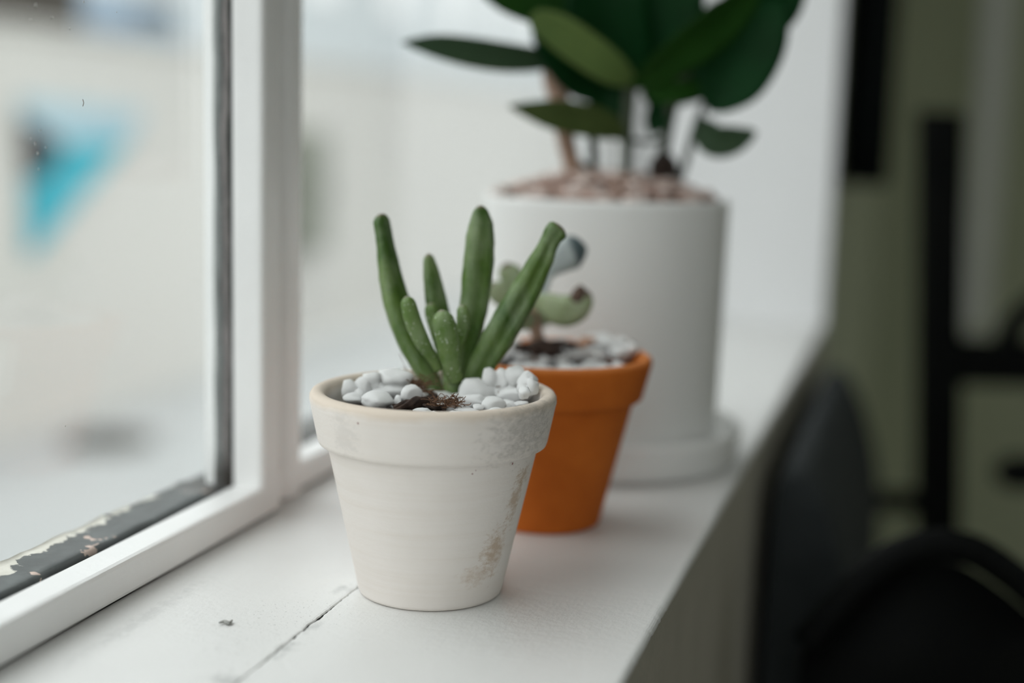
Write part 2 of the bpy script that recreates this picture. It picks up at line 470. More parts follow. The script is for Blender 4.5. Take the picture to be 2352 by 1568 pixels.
def leafmat(name, lo, hi, tip, tipstart=.93, bloom=(.30, .36, .27), bl=.35, rough=.42, specks=0.0, scale=90, base=None):
    m, nt, b = new_mat(name); oc = ocoord(nt)
    at = N(nt, 'ShaderNodeAttribute', attribute_name='along').outputs['Fac']
    c = ramp2(nt, noise_(nt, oc, scale, 5, .6), [(.35, lo), (.62, hi)])
    c = mix(nt, math_(nt, 'MULTIPLY', ramp2(nt, noise_(nt, ocoord(nt, (1, 1, .45)), scale*2.6, 5, .65), [(.42, (0, 0, 0)), (.68, (1, 1, 1))]), bl), c, bloom)
    if base:
        bs = N(nt, 'ShaderNodeMapRange'); bs.inputs[1].default_value = .35; bs.inputs[2].default_value = 0.0; lk(nt, at, bs.inputs[0])
        c = mix(nt, math_(nt, 'MULTIPLY', bs.outputs[0], .7), c, base)
    tp = N(nt, 'ShaderNodeMapRange'); tp.inputs[1].default_value = tipstart; tp.inputs[2].default_value = min(.999, tipstart+.05); lk(nt, at, tp.inputs[0])
    c = mix(nt, math_(nt, 'MULTIPLY', tp.outputs[0], .85), c, tip)
    if specks:
        f = math_(nt, 'GREATER_THAN', noise_(nt, oc, 900, 1, .5), .70)
        c = mix(nt, math_(nt, 'MULTIPLY', f, specks), c, (.62, .66, .58))
    lk(nt, c, b.inputs['Base Color']); b.inputs['Roughness'].default_value = rough
    b.inputs['Subsurface Weight'].default_value = .12; b.inputs['Subsurface Radius'].default_value = (.0015, .003, .0008); b.inputs['Subsurface Scale'].default_value = 1
    bump(nt, b, math_(nt, 'ADD', noise_(nt, ocoord(nt, (1, 1, .5)), 210, 5, .6), math_(nt, 'MULTIPLY', noise_(nt, oc, 900, 2), .3)), .55, .0011)
    return m
M_LEAF = leafmat('succulent_leaf_skin', (.036, .092, .008), (.098, .170, .030), (.27, .19, .165), .962, bloom=(.28, .345, .20), bl=.55, base=(.15, .23, .08), scale=55)
M_LEAFY = leafmat('young_succulent_leaf_skin', (.085, .165, .024), (.145, .22, .065), (.20, .16, .12), .95, bloom=(.27, .33, .21), bl=.4, specks=.7, base=(.20, .28, .09))
M_SPOON = leafmat('spoon_leaf_skin', (.19, .245, .115), (.28, .33, .18), (.10, .05, .04), .86, bloom=(.38, .44, .33), bl=.35, scale=60)
M_WITHER = simple('withered_leaf_tip', (.13, .08, .055), (.06, .038, .028), 200, .85)
M_SPOONDARK = leafmat('grey_spoon_leaf_skin', (.30, .34, .34), (.40, .44, .44), (.03, .06, .07), .80, bloom=(.46, .50, .50), bl=.3, scale=60)

def broadmat(name, c1, c2, rough=.35, trans=.0):
    m, nt, b = new_mat(name); oc = ocoord(nt)
    c = ramp2(nt, noise_(nt, oc, 25, 4), [(.3, c1), (.7, c2)])
    lk(nt, c, b.inputs['Base Color']); b.inputs['Roughness'].default_value = rough
    b.inputs['Specular IOR Level'].default_value = .10
    return m
M_BROAD = broadmat('dark_green_leaf', (.0035, .040, .009), (.002, .022, .004), .5)
M_BROADL = broadmat('olive_green_leaf', (.115, .170, .050), (.080, .130, .036), .5)
M_BROADM = broadmat('mid_green_leaf', (.016, .062, .008), (.008, .038, .004), .5)
M_BROADG = broadmat('grey_green_leaf', (.048, .085, .045), (.032, .060, .030), .45)
M_BROADO = broadmat('dull_olive_leaf', (.060, .085, .024), (.040, .060, .016), .5)

# ================================================================ THE SETTING
rng = random.Random(7)
XF = -.0975           # room-side face of the sash
HEAD = 1.40           # underside of the window head
YN, YE = -1.28, .845   # near and far end of the window recess
XR = .0865            # room face of the window wall = front edge of the sill

# ---- window sill: two boards meeting in a wandering split joint
sill = obj('windowsill', None, None, label='white painted windowsill of two boards with a split joint', kind='structure')
def joint(y):
    # split follows the grain; ragged where the paint has lifted
    base = -.0258+.0016*math.sin(y*9+.4)-.02*(y+.05)*.9
    return base+.0009*mnoise.noise(Vector((y*48, 0, 3)))+.00055*mnoise.noise(Vector((y*170, 5, 0)))+.00025*mnoise.noise(Vector((y*520, 7, 2)))
def gapw(y):
    if y > .012: return .00004
    g = .00010+.00045*max(0, mnoise.noise(Vector((y*34, 2, 9)))+.2)+.0005*max(0, mnoise.noise(Vector((y*150, 4, 1)))-.15)
    return g*min(1, (.012-y)/.01)
def sill_board(name, side):
    vs, fs = [], []
    ys = []; y = YN
    while y < YE:
        ys.append(y); y += .0007 if -.2 < y < .02 else .02
    ys.append(YE)
    rows = []
    for y in ys:
        j = joint(y); g = gapw(y)
        if side < 0:
            pts = [(-.16, -.03), (-.16, 0), (j-g-.003, 0), (j-g-.0012, .00005), (j-g-.0003, -.00012), (j-g, -.0006), (j-g, -.03)]
        else:
            r = .0026
            # worn nosing: small nicks along the front edge
            nk = .0006*mnoise.noise(Vector((y*90, 1, 1)))+.0004*mnoise.noise(Vector((y*300, 1, 4)))
            x1 = XR+nk*.6
            pts = [(j+g, -.03), (j+g, -.0006), (j+g+.0003, -.00012), (j+g+.0012, .00005), (j+g+.003, 0), (x1-r, 0)]
            for k in range(1, 6):
                a = math.pi/2*(1-k/5); pts.append((x1-r+r*math.cos(a), -r+r*math.sin(a)))
            pts += [(XR-.0008, -.0035), (XR-.0125, -.0036), (XR-.0125, -.03)]
        rows.append([(p[0], y, p[1]) for p in pts])
    m = len(rows[0])
    for r_ in rows: vs += r_
    for i in range(len(rows)-1):
        for k in range(m):
            k2 = (k+1) % m
            fs.append((i*m+k, (i+1)*m+k, (i+1)*m+k2, i*m+k2))
    fs.append(tuple(range(m))); fs.append(tuple((len(rows)-1)*m+k for k in range(m))[::-1])
    me = mesh(name, vs, fs, False)
    bm = bmesh.new(); bm.from_mesh(me); bmesh.ops.recalc_face_normals(bm, faces=bm.faces); bm.to_mesh(me); bm.free()
    o = obj(name, me, M_SILL, sill)
    # bare, dirty wood down inside the split
    me.materials.append(M_GAP)
    for p in me.polygons:
        c = p.center
        if abs(c.x-joint(c.y)) < .002 and c.z < -.0005: p.material_index = 1
    return o
sill_board('plank', -1)
sill_board('plank', 1)
# a curl of lifted paint beside the joint
flake_p = [(-0.054563, -0.061924, 0.0008), (-0.053516, -0.060145, 0.0008), (-0.051194, -0.061141, 0.0008), (-0.051632, -0.058048, 0.0008)]
tube('paint_flake', flake_p, [.0003, .0006, .0007, .0003], simple('grey_paint_flake', (.34, .34, .32), None, 300, .8), sill, nr=6, n=12)

# ---- walls of the room
def multi(name, boxes, mat, **kw):
    bm = bmesh.new()
    for lo, hi in boxes: bm_box(bm, lo, hi)
    return obj(name, from_bm(name, bm), mat, **kw)
apron = box('trim_1', (XR-.012, -1.3, -.9), (XR-.0003, YE, -.0032), M_APRON, label='grey plastered wall face under the front edge of the sill', kind='structure')
wall_left = multi('wall_left', [((-.16, YE+.02, -.9), (XR, 2.4, 1.6)), ((-.16, -1.3, HEAD+.02), (XR, YE+.02, 1.6)), ((-.16, -1.3, -.03), (XR, YN-.02, HEAD+.02))],
      M_ROOM, label='dim olive grey wall in which the window recess is set', kind='structure')
box('trim_2', (-.16, YE, -.9), (XR, YE+.02, HEAD), M_REVEAL, label='bright white reveal closing the far end of the window recess', kind='structure')
box('trim_3', (-.16, YN-.02, -.03), (XR, YN, HEAD), M_REVEAL, label='white reveal at the near end of the window recess', kind='structure')
box('trim_4', (-.16, YN, HEAD), (XR, YE, HEAD+.02), M_REVEAL, label='white head lining over the window recess', kind='structure')
box('wall_far', (XR-.2, 2.4, -.9), (3.2, 2.5, 1.6), M_ROOM, label='dim olive grey wall at the far end of the room', kind='structure')
multi('wall_right', [((3.2, -1.3, -.9), (3.3, 1.35, 1.6)), ((3.2, 2.3, -.9), (3.3, 2.5, 1.6)), ((3.2, 1.35, -.9), (3.3, 2.3, -.5)), ((3.2, 1.35, 1.46), (3.3, 2.3, 1.6))], M_PALE, kind='structure')
fill_win = obj('fill_window', None, None, label='added unseen side window giving fill light to the far wall', kind='structure')  # out of view, added to bring more light onto the far wall
for lo, hi in (((3.21, 1.35, -.5), (3.29, 2.3, -.45)), ((3.21, 1.35, 1.41), (3.29, 2.3, 1.46)), ((3.215, 1.35, -.45), (3.285, 1.40, 1.41)), ((3.215, 2.25, -.45), (3.285, 2.3, 1.41))): box('frame_bar', lo, hi, M_FRAME, fill_win, .004)
box('glass_pane', (3.248, 1.40, -.45), (3.252, 2.25, 1.41), M_GLASS, fill_win)
multi('wall_back', [((-.16, -1.4, -.9), (3.3, -1.3, -.4)), ((-.16, -1.4, 1.46), (3.3, -1.3, 1.6)), ((-.16, -1.4, -.4), (-.01, -1.3, 1.46)), ((.85, -1.4, -.4), (3.3, -1.3, 1.46))], M_PALE, kind='structure')
win3 = obj('window_3', None, None, label='two pane window in the wall behind the viewer', kind='structure')
for lo, hi in (((-.01, -1.39, -.4), (.85, -1.31, -.35)), ((-.01, -1.39, 1.41), (.85, -1.31, 1.46))): box('rail', lo, hi, M_FRAME, win3, .004)
for x_ in (-.01, .395, .80): box('stile', (x_, -1.385, -.35), (x_+.05, -1.315, 1.41), M_FRAME, win3, .004)
for x_ in (.04, .445): box('glass_pane', (x_, -1.352, -.35), (x_+.355, -1.348, 1.41), M_GLASS, win3)
box('ceiling', (-.16, -1.4, 1.6), (3.3, 2.5, 1.7), M_CEIL, kind='structure')
floor = obj('floor', None, None, label='dark boarded floor of the room', kind='structure')
x = XR; fi = 0
while x < 3.2:
    box('plank', (x+.002, -1.3, -.95), (min(3.2, x+.16), 2.4, -.9), M_FLOOR, floor); x += .16

# ---- window 1 (nearest) and window 2 (farther along the sill)
def strip(name, p_in, p_out, mat, parent, axis, n=200, seed=0):
    """putty fillet: rough strip running along y (rail) or z (stile), attribute across = 0 at the room side, 1 outside"""
    vs, fs, ac = [], [], []
    a0, a1 = axis[1], axis[2]; m = 6
    for i in range(n+1):
        s = a0+(a1-a0)*i/n
        for k in range(m+1):
            u = k/m
            px = p_in[0]+(p_out[0]-p_in[0])*u; pq = p_in[1]+(p_out[1]-p_in[1])*u
            w_ = .0011*mnoise.noise(Vector((s*45, u*2.5, seed)))+.0006*mnoise.noise(Vector((s*170, u*6, seed)))
            vs.append((px, s, pq+w_) if axis[0] == 'y' else (px, pq-w_, s)); ac.append(u)
    for i in range(n):
        for k in range(m):
            a = i*(m+1)+k; f = (a, a+1, a+m+2, a+m+1)
            fs.append(f if axis[0] == 'y' else f[::-1])
    # give it a body
    b0 = len(vs)
    for (vx, vy, vz), u in list(zip(vs, ac)):
        vs.append((vx, vy, vz-.006) if axis[0] == 'y' else (vx, vy+.004, vz))
    ac = ac+ac; fs += [tuple(q+b0 for q in f[::-1]) for f in list(fs)]
    for i in range(n):
        for k in (0, m):
            a = i*(m+1)+k; b = a+m+1; fs.append((a, b, b+b0, a+b0))
    me = mesh(name, vs, fs)
    at = me.attributes.new('across', 'FLOAT', 'POINT'); at.data.foreach_set('value', ac)
    return obj(name, me, mat, parent)

def window(name, label, y0, y1, xf, rail_h, st0, st1, splay=False):
    w_ = obj(name, None, None, label=label, kind='structure')
    xb = xf-.0150
    bv = .0018
    box('bottom_rail', (xb, y0, .0011), (xf, y1, rail_h), M_FRAME, w_, bv)
    box('rail_contact_shadow', (xb+.0005, y0, .0), (xf-.0022, y1, .0016), M_GAP, w_)  # dark strip under the raised rail paints in its contact shadow
    box('top_rail', (xb, y0, HEAD-.03), (xf, y1, HEAD), M_FRAME, w_, bv)
    if splay:
        # left stile splayed: its face turns a little towards the near end
        ye = y0+st0; prof_ = [(xb, y0), (xf-.0075, y0), (xf-.0068, y0+.002), (xf-.0065, y0+.010), (xf+.0005, ye-.012), (xf+.0016, ye-.004), (xf+.0012, ye-.001), (xf, ye), (xb, ye)]
        n = len(prof_); vs = [(px, py, .0008) for px, py in prof_]+[(px, py, HEAD-.0005) for px, py in prof_]
        me = mesh('stile', vs, [tuple(range(n))[::-1], tuple(range(n, 2*n))]+[(i, (i+1) % n, (i+1) % n+n, i+n) for i in range(n)], False)
        bm = bmesh.new(); bm.from_mesh(me); bmesh.ops.recalc_face_normals(bm, faces=bm.faces); bm.to_mesh(me); bm.free()
        obj('stile', me, M_FRAME, w_)
    else:
        box('stile', (xb, y0, 0.0008), (xf-.0002, y0+st0, HEAD-.0005), M_FRAME, w_, bv)
    box('stile', (xb, y1-st1, 0.0008), (xf-.0002, y1, HEAD-.0005), M_FRAME, w_, .0024, 3)
    # outer half of the frame
    xo = xb-.0022
    oz = rail_h-.0065
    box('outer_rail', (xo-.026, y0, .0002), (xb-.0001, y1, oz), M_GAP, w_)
    box('outer_rail', (xo-.014, y0, HEAD-.025), (xb-.0001, y1, HEAD-.001), M_FRAME, w_)
    box('outer_stile', (xo-.0118, y0, oz), (xb-.0001, y0+st0-.004, HEAD-.026), M_FRAME, w_)
    box('outer_stile', (xo-.0118, y1-st1+.0028, oz), (xb-.0001, y1, HEAD-.026), M_FRAME, w_)
    box('glass_pane', (xo-.0030, y0+st0-.0035, oz+.0002), (xo-.0002, y1-st1+.0024, HEAD-.0262), M_GLASS, w_)
    strip('putty', (xo-.0032, rail_h-.0012), (xo-.0225, rail_h-.0006), M_PUTTY, w_, ('y', y0+st0-.003, y1-st1+.0026), seed=1)
    strip('putty', (xb-.0006, y1-st1+.0017), (xo-.0062, y1-st1+.0006), M_PUTTY2, w_, ('z', rail_h-.002, HEAD-.026), seed=5)
    strip('putty', (xo+.0018, rail_h-.0032), (xo-.0002, rail_h-.0032), M_GAP, w_, ('y', y0+st0-.003, y1-st1+.0026), seed=2)
    return w_
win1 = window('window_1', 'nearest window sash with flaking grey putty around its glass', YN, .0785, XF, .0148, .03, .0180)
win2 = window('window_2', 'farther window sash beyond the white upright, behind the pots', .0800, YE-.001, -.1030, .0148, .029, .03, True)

# specks of dust stuck on the near pane
dp = []
for (dx, dy, dz), r in zip([(-0.1163, -0.071159, 0.16118), (-0.1163, -0.068083, 0.16548), (-0.1163, -0.069828, 0.15803), (-0.1163, -0.073492, 0.16289), (-0.1163, -0.065097, 0.16002), (-0.1163, -0.068941, 0.20611), (-0.1163, -0.07199, 0.20112), (-0.1163, -0.049754, 0.19999), (-0.1163, -0.041019, 0.20978), (-0.1163, -0.019955, 0.20804), (-0.1163, -0.057069, 0.063301), (-0.1163, -0.059795, 0.20295), (-0.1163, -0.06954, 0.15286)],
                           [.00045, .0003, .0005, .00025, .0003, .0005, .0003, .0003, .00035, .00025, .0003, .0003, .0003]):
    bm = bmesh.new(); bmesh.ops.create_icosphere(bm, subdivisions=1, radius=r)
    vs = [Vector((v.co.x*.3+dx, v.co.y+dy, v.co.z*1.2+dz)) for v in bm.verts]; dp.append((vs, [tuple(v.index for v in f.verts) for f in bm.faces])); bm.free()
merge('dust_specks', dp, M_DUST, win1, kind='stuff')
tube('dust_thread', [(-0.1163, -0.042626, 0.17647), (-0.1163, -0.042126, 0.17529), (-0.1163, -0.042703, 0.17408)], .00012, M_ROOT, win1, nr=5, n=6)

# ================================================================ OUTSIDE
M_EXTW = simple('white_render', (.505, .492, .466), (.475, .463, .44), .8, .9)
M_PAVE = simple('pale_pavement', (.31, .315, .315), (.28, .29, .29), 1.5, .9)
M_SHED0 = simple('roof_felt', (.08, .08, .08), None, 5, .9)
M_DRAIN = simple('drain_iron', (.10, .095, .085), None, 10, .8)
ground = box('ground', (-40, -40, -1.2), (40, 60, -1.0), M_PAVE, label='pale pavement outside the window', kind='structure')
box('ground', (-40, -20, -1.0), (-3.3, 60, .50), M_PAVE, label='raised ground behind the white garden wall', kind='structure')
gw = obj('retaining_wall', None, None, None, 'blurred white rendered wall seen through the nearest window', 'wall')
box('wall_face', (-3.3, -20, -1.0), (-3.0, 60, .49), M_EXTW, gw)
box('coping', (-3.32, -20, .49), (-2.98, 60, .512), M_EXTW, gw, .006)

def prism(name, pts, x0, x1, mat, parent):
    n = len(pts)
    vs = [(x0, y, z) for y, z in pts]+[(x1, y, z) for y, z in pts]
    fs = [tuple(range(n)), tuple(range(n, 2*n))[::-1]]+[(i, i+n, (i+1) % n+n, (i+1) % n) for i in range(n)]
    off = Vector(parent.location)
    me = mesh(name, [Vector(v)-off for v in vs], fs, False)
    bm = bmesh.new(); bm.from_mesh(me); bmesh.ops.recalc_face_normals(bm, faces=bm.faces); bm.to_mesh(me); bm.free()
    return obj(name, me, mat, parent)
sign = empty('triangular_sign', (-2.98, 4.3, 0), 'pale blue and cyan triangular sign with a dark patch on the white outside wall', 'sign')
prism('pale_panel', [(4.0307, 0.24238), (4.8644, 0.21291), (4.7256, 0.092182), (4.2695, 0.078539), (4.0279, 0.17241)], -2.998, -2.97, simple('pale_blue_sheet', (.33, .46, .52), None, 3, .6), sign)
prism('cyan_panel', [(4.2695, 0.078539), (4.7256, 0.092182), (4.0555, -0.3268), (4.0558, -0.050654), (4.182, -0.010078)], -2.998, -2.97, simple('cyan_sheet', (.018, .33, .42), None, 3, .6), sign)
prism('dark_panel', [(4.0279, 0.17241), (4.2695, 0.078539), (4.182, -0.010078), (4.0558, -0.050654)], -2.998, -2.966, simple('black_sheet', (.01, .012, .02), None, 3, .6), sign)
drain = (-2.6413, 4.0175, -1)
dr = empty('drain_cover', (drain[0], drain[1], -1.0), 'dark drain cover in the pale pavement outside the window', 'drain cover')
bm = bmesh.new(); bmesh.ops.create_cone(bm, cap_ends=True, segments=32, radius1=.17, radius2=.16, depth=.02)
for v in bm.verts: v.co.z += .01
obj('cover_plate', from_bm('cover_plate', bm), M_DRAIN, dr)
for k in range(5): box('bar', (drain[0]-.12, drain[1]-.1+.05*k-.008, -.98), (drain[0]+.12, drain[1]-.1+.05*k+.008, -.972), M_DRAIN, dr)

M_TYRE = simple('black_rubber', (.012, .016, .02), None, 10, .8)
M_FARB = simple('pale_grey_render', (.50, .53, .54), (.47, .50, .51), .5, .9)
fb = empty('sky_cover_building', (-16, 18, .5), 'added pale grey building covering the bright sky behind the white outside wall', 'building')  # added to cover the overbright sky above the wall
box('wall', (-22, -8, .5), (-14, 60, 7.0), M_FARB, fb)
prism('roof', [(-9, 7.0), (61, 7.0), (60, 7.3), (-8, 7.3)], -22.5, -13.6, M_SHED0, fb)
for k in range(12):
    fw_ = box('window', (-14.02, -4+k*5, 3.2), (-13.94, -2.4+k*5, 5.0), M_FRAME, fb)
bx = [(6.2499, 0.14453), (6.5452, -0.4758)]
wb = empty('wall_box', (-3.0, (bx[0][0]+bx[1][0])/2, bx[1][1]), 'grey green box fixed to the outside wall, seen just past the white window upright', 'box')
y0_, y1_ = bx[0][0], bx[1][0]; z0_, z1_ = bx[1][1], bx[0][1]
M_WBOX = simple('grey_green_steel', (.235, .245, .205), None, 5, .6)
box('cabinet', (-3.0, y0_, z0_), (-2.86, y1_, z1_), M_WBOX, wb, .01)
wbd = box('door', (-2.862, y0_+.03, z0_+.03), (-2.85, y1_-.03, z1_-.03), M_WBOX, wb, .004)
hm = box('handle', (-2.852, y1_-.09, (z0_+z1_)/2-.05), (-2.835, y1_-.07, (z0_+z1_)/2+.05), M_TYRE, None, .004)
hm.parent = wbd; hm.location = -woff(wbd)

# brown shed and blue car standing on the raised ground
M_SHED = simple('brown_boards', (.055, .045, .035), (.04, .034, .028), 3, .85)
shed = empty('garden_shed', (-5.2, 4.8, .5), 'dark brown shed standing above the white outside wall', 'shed')
for k in range(22):
    box('plank', (-4.56, 3.1+k*.17, .5), (-4.53, 3.1+k*.17+.162, 2.5), M_SHED, shed)
box('body', (-6.0, 3.1, .5), (-4.56, 6.84, 2.5), M_SHED, shed)
prism('roof', [(2.9, 2.5), (7.04, 2.5), (6.94, 2.7), (4.95, 3.2), (3.0, 2.7)], -6.2, -4.4, M_GAP, shed)

M_CARB = simple('blue_car_paint', (.19, .26, .33), None, 3, .4)
M_WIN = simple('car_window', (.05, .07, .09), None, 3, .1)
car = empty('car', (-8.0, 9.7, .5), 'blue car parked above the white outside wall', 'car')
prof = [(-6.0, .80), (-6.05, 1.15), (-6.9, 1.32), (-7.5, 1.75), (-8.9, 1.8), (-9.8, 1.4), (-10.1, 1.25), (-10.15, .8)]
def car_mesh(y0, y1):
    n = len(prof); vs = []
    for y, ins in ((y0, .0), (y0+.2, 0), (y1-.2, 0), (y1, .0)):
        for x_, z_ in prof:
            s = .12 if y in (y0, y1) and z_ > 1.5 else 0
            yy = y+(.22 if y == y0 else -.22 if y == y1 else 0)*(1 if z_ > 1.5 else 0)
            vs.append((x_-car.location.x, yy-car.location.y, z_-s-car.location.z))
    fs = [tuple(range(n)), tuple(range(3*n, 4*n))[::-1]]
    for a in range(3):
        for k in range(n): fs.append((a*n+k, a*n+(k+1) % n, (a+1)*n+(k+1) % n, (a+1)*n+k))
    me = mesh('body', vs, fs, False); bm = bmesh.new(); bm.from_mesh(me); bmesh.ops.recalc_face_normals(bm, faces=bm.faces); bm.to_mesh(me); bm.free()
    return me
obj('body', car_mesh(8.85, 10.6), M_CARB, car)
box('bumper', (-6.05, 8.9, .72), (-5.93, 10.55, .98), M_CARB, car, .03)
box('grille', (-5.99, 9.95, .98), (-5.94, 10.45, 1.10), M_TYRE, car)
box('windscreen', (-7.25, 9.15, 1.42), (-7.1, 10.3, 1.62), M_WIN, car)
for sx in (-6.8, -9.3):
    for sy in (8.87, 10.42):
        bm = bmesh.new(); bmesh.ops.create_cone(bm, cap_ends=True, segments=28, radius1=.3, radius2=.3, depth=.2, matrix=Matrix.Translation((sx+8, sy-9.7+.08, .3)) @ Matrix.Rotation(math.pi/2, 4, 'X'))
        wh_ = obj('wheel', from_bm('wheel', bm), M_TYRE, car)
        bm = bmesh.new(); bmesh.ops.create_cone(bm, cap_ends=True, segments=20, radius1=.17, radius2=.17, depth=.21, matrix=Matrix.Translation((sx+8, sy-9.7+.08, .3)) @ Matrix.Rotation(math.pi/2, 4, 'X'))
        obj('hubcap', from_bm('hubcap', bm), M_FRAME, wh_)

# ================================================================ THE ROOM'S DARK SIDE
# armchair with its padded back against the window wall
arm = empty('padded_chair', (.125, .5, -.9), 'dark grey padded chair with its rounded back against the wall below the sill', 'chair')
bprof = [(.092, -.60), (.092, -.045), (.097, -.022), (.106, -.014), (.118, -.022), (.133, -.055), (.146, -.10), (.150, -.15), (.150, -.22), (.146, -.35), (.140, -.60)]
def chair_back():
    vs, fs = [], []
    ys = [(.325, .90), (.33, .97), (.34, 1.0), (.42, 1.0), (.55, 1.0), (.70, 1.0), (.735, .98), (.76, .93), (.775, .84), (.78, .75)]
    n = len(bprof)
    for y, s in ys:
        for x_, z_ in bprof:
            cx_, cz_ = .115, -.35
            w_ = .0015*mnoise.noise(Vector((x_*30, y*9, z_*12)))
            vs.append((cx_+(x_-cx_)*(s if x_ > cx_ else 1)-.125+w_*(x_ > .1), y-.5, cz_+(z_-cz_)*(.6+.4*s)+.9+w_))
    for i in range(len(ys)-1):
        for k in range(n): fs.append((i*n+k, i*n+(k+1) % n, (i+1)*n+(k+1) % n, (i+1)*n+k))
    fs.append(tuple(range(n))); fs.append(tuple((len(ys)-1)*n+k for k in range(n)))
    me = mesh('backrest', vs, fs); bm = bmesh.new(); bm.from_mesh(me); bmesh.ops.recalc_face_normals(bm, faces=bm.faces); bm.to_mesh(me); bm.free()
    return me
bk = obj('backrest', chair_back(), M_DARKCLOTH, arm)
md = bk.modifiers.new('round', 'SUBSURF'); md.levels = 2; md.render_levels = 2
box('seat', (.10, .335, -.60), (.60, .76, -.46), M_DARKCLOTH, arm, .03, 3)
for lx in (.13, .56):
    for ly in (.37, .72):
        tube('leg', [(lx, ly, -.59), (lx, ly, -.75), (lx, ly, -.9)], [.02, .018, .013], M_BLACK, arm)

# black chair whose arched back stands in front
ARCH = [(0.12385, 0.23207, -0.087186), (0.13675, 0.23574, -0.068228), (0.15075, 0.23973, -0.051679), (0.16595, 0.24406, -0.038861), (0.18259, 0.2488, -0.032908), (0.20185, 0.25429, -0.03465), (0.21964, 0.25935, -0.045141), (0.23558, 0.26389, -0.058498), (0.24966, 0.2679, -0.074304)]
ac_ = empty('arched_chair', (.25, .22, -.9), 'black chair with an arched back rail, just below the tall black stand', 'chair')
tube('arched_rail', ARCH, .0085, M_BLACK, ac_, nr=12, n=40)
def panel():
    vs, fs = [], []; off = ac_.location; n = 30; m = 8
    for i in range(n+1):
        p = catmull([Vector(q) for q in ARCH], i/n)
        for j in range(m+1):
            z = p.z-.012+(-.52-p.z+.012)*j/m
            bulge = .012*math.sin(math.pi*i/n)*math.sin(math.pi*j/m)
            vs.append(Vector((p.x, p.y, z))-HFWD*bulge+HFWD*.006-off)
    for i in range(n):
        for j in range(m): a = i*(m+1)+j; fs.append((a, a+1, a+m+2, a+m+1))
    return mesh('back_panel', vs, fs)
pn = obj('back_panel', panel(), M_BLACK, ac_); md = pn.modifiers.new('thick', 'SOLIDIFY'); md.thickness = .012
sd = HFWD*.40
def bm_seat():
    a, b = Vector(ARCH[0]), Vector(ARCH[-1]); off = ac_.location
    q = [Vector((a.x, a.y, 0)), Vector((b.x, b.y, 0)), Vector((b.x, b.y, 0))-sd*.9, Vector((a.x, a.y, 0))-sd*.9]
    vs = [p+Vector((0, 0, -.52))-off for p in q]+[p+Vector((0, 0, -.46))-off for p in q]
    me = mesh('seat', vs, [(3, 2, 1, 0), (4, 5, 6, 7), (0, 1, 5, 4), (1, 2, 6, 5), (2, 3, 7, 6), (3, 0, 4, 7)], False)
    return me, q
sm, sq = bm_seat()
st = obj('seat', sm, M_BLACK, ac_); md = st.modifiers.new('round', 'BEVEL'); md.width = .015; md.segments = 3
cq = sum(sq, Vector((0, 0, 0)))/4
for p in sq:
    q = p+(cq-p)*.08
    tube('leg', [(q.x, q.y, -.52), (q.x, q.y, -.7), (q.x, q.y, -.9)], [.015, .014, .011], M_BLACK, ac_)

# tall black stand with a crossbar and a round knob
PB = Vector((0.20211, 0.87823, -0.22649))
PB = Vector((0.20902, 0.8802, -0.34186))
sn = empty('black_stand', (PB.x, PB.y, -.9), 'tall black upright stand with crossbar and round knob in the dim room', 'stand')
zt = (0.17368, 0.87013, 0.19843)[2]
def obox(name, c, rx, rz, thick, mat, parent, bev=.003):
    """box facing the sill view: c centre, rx half width across, rz half height"""
    R_ = Vector((HFWD.y, -HFWD.x, 0)); off = parent.location
    bm = bmesh.new(); bm_box(bm, (-rx, -thick, -rz), (rx, thick, rz), bev)
    for v in bm.verts: v.co = c+R_*v.co.x+HFWD*v.co.y+Vector((0, 0, v.co.z))-off
    return obj(name, from_bm(name, bm), mat, parent)
PT = Vector((0.17715, 0.87112, 0.19736))
pq = PB-(PT-PB)*((PB.z+.88)/(PT.z-PB.z))
def leaning_bar(name, a, b, hw_, hd, mat, parent):
    R_ = Vector((HFWD.y, -HFWD.x, 0)); off = parent.location
    vs = [p+R_*(sx*hw_)+HFWD*(sy*hd)-off for p in (a, b) for sx, sy in ((-1, -1), (1, -1), (1, 1), (-1, 1))]
    o = obj(name, mesh(name, vs, [(3, 2, 1, 0), (4, 5, 6, 7), (0, 1, 5, 4), (1, 2, 6, 5), (2, 3, 7, 6), (3, 0, 4, 7)], False), mat, parent)
    md = o.modifiers.new('edge', 'BEVEL'); md.width = .003; md.segments = 2
    return o
leaning_bar('post', pq, PT, .0185, .014, M_BLACK, sn)
c1 = Vector((0.24243, 0.88971, -0.030287))
obox('crossbar', c1, .068, .0205, .012, M_BLACK, sn)
c2 = Vector((0.16177, 0.86674, -0.16417))
obox('side_bracket', c2, .020, .009, .010, M_BLACK, sn)
kb = Vector((0.27152, 0.898, -0.13389))
bm = bmesh.new(); bmesh.ops.create_uvsphere(bm, u_segments=24, v_segments=14, radius=1)
R_ = Vector((HFWD.y, -HFWD.x, 0))
for v in bm.verts: v.co = kb+R_*(v.co.x*.026)+HFWD*(v.co.y*.015)+Vector((0, 0, v.co.z*.017))-sn.location
obj('knob', from_bm('knob', bm, True), M_BLACK, sn)
tube('knob_arm', [kb+R_*.02, kb+R_*.055+Vector((0, 0, .02)), c1+R_*.064], .008, M_BLACK, sn)
up_ = Vector((0.25526, 0.89337, 0.005419))
tube('brace', [c1+R_*.005, up_, up_+R_*.03+Vector((0, 0, .03)), up_+R_*.06+Vector((0, 0, .055))], .012, M_BLACK, sn)
tube('brace', [up_+R_*.06+Vector((0, 0, .055)), up_+R_*.075, c1+R_*.066], .010, M_BLACK, sn)
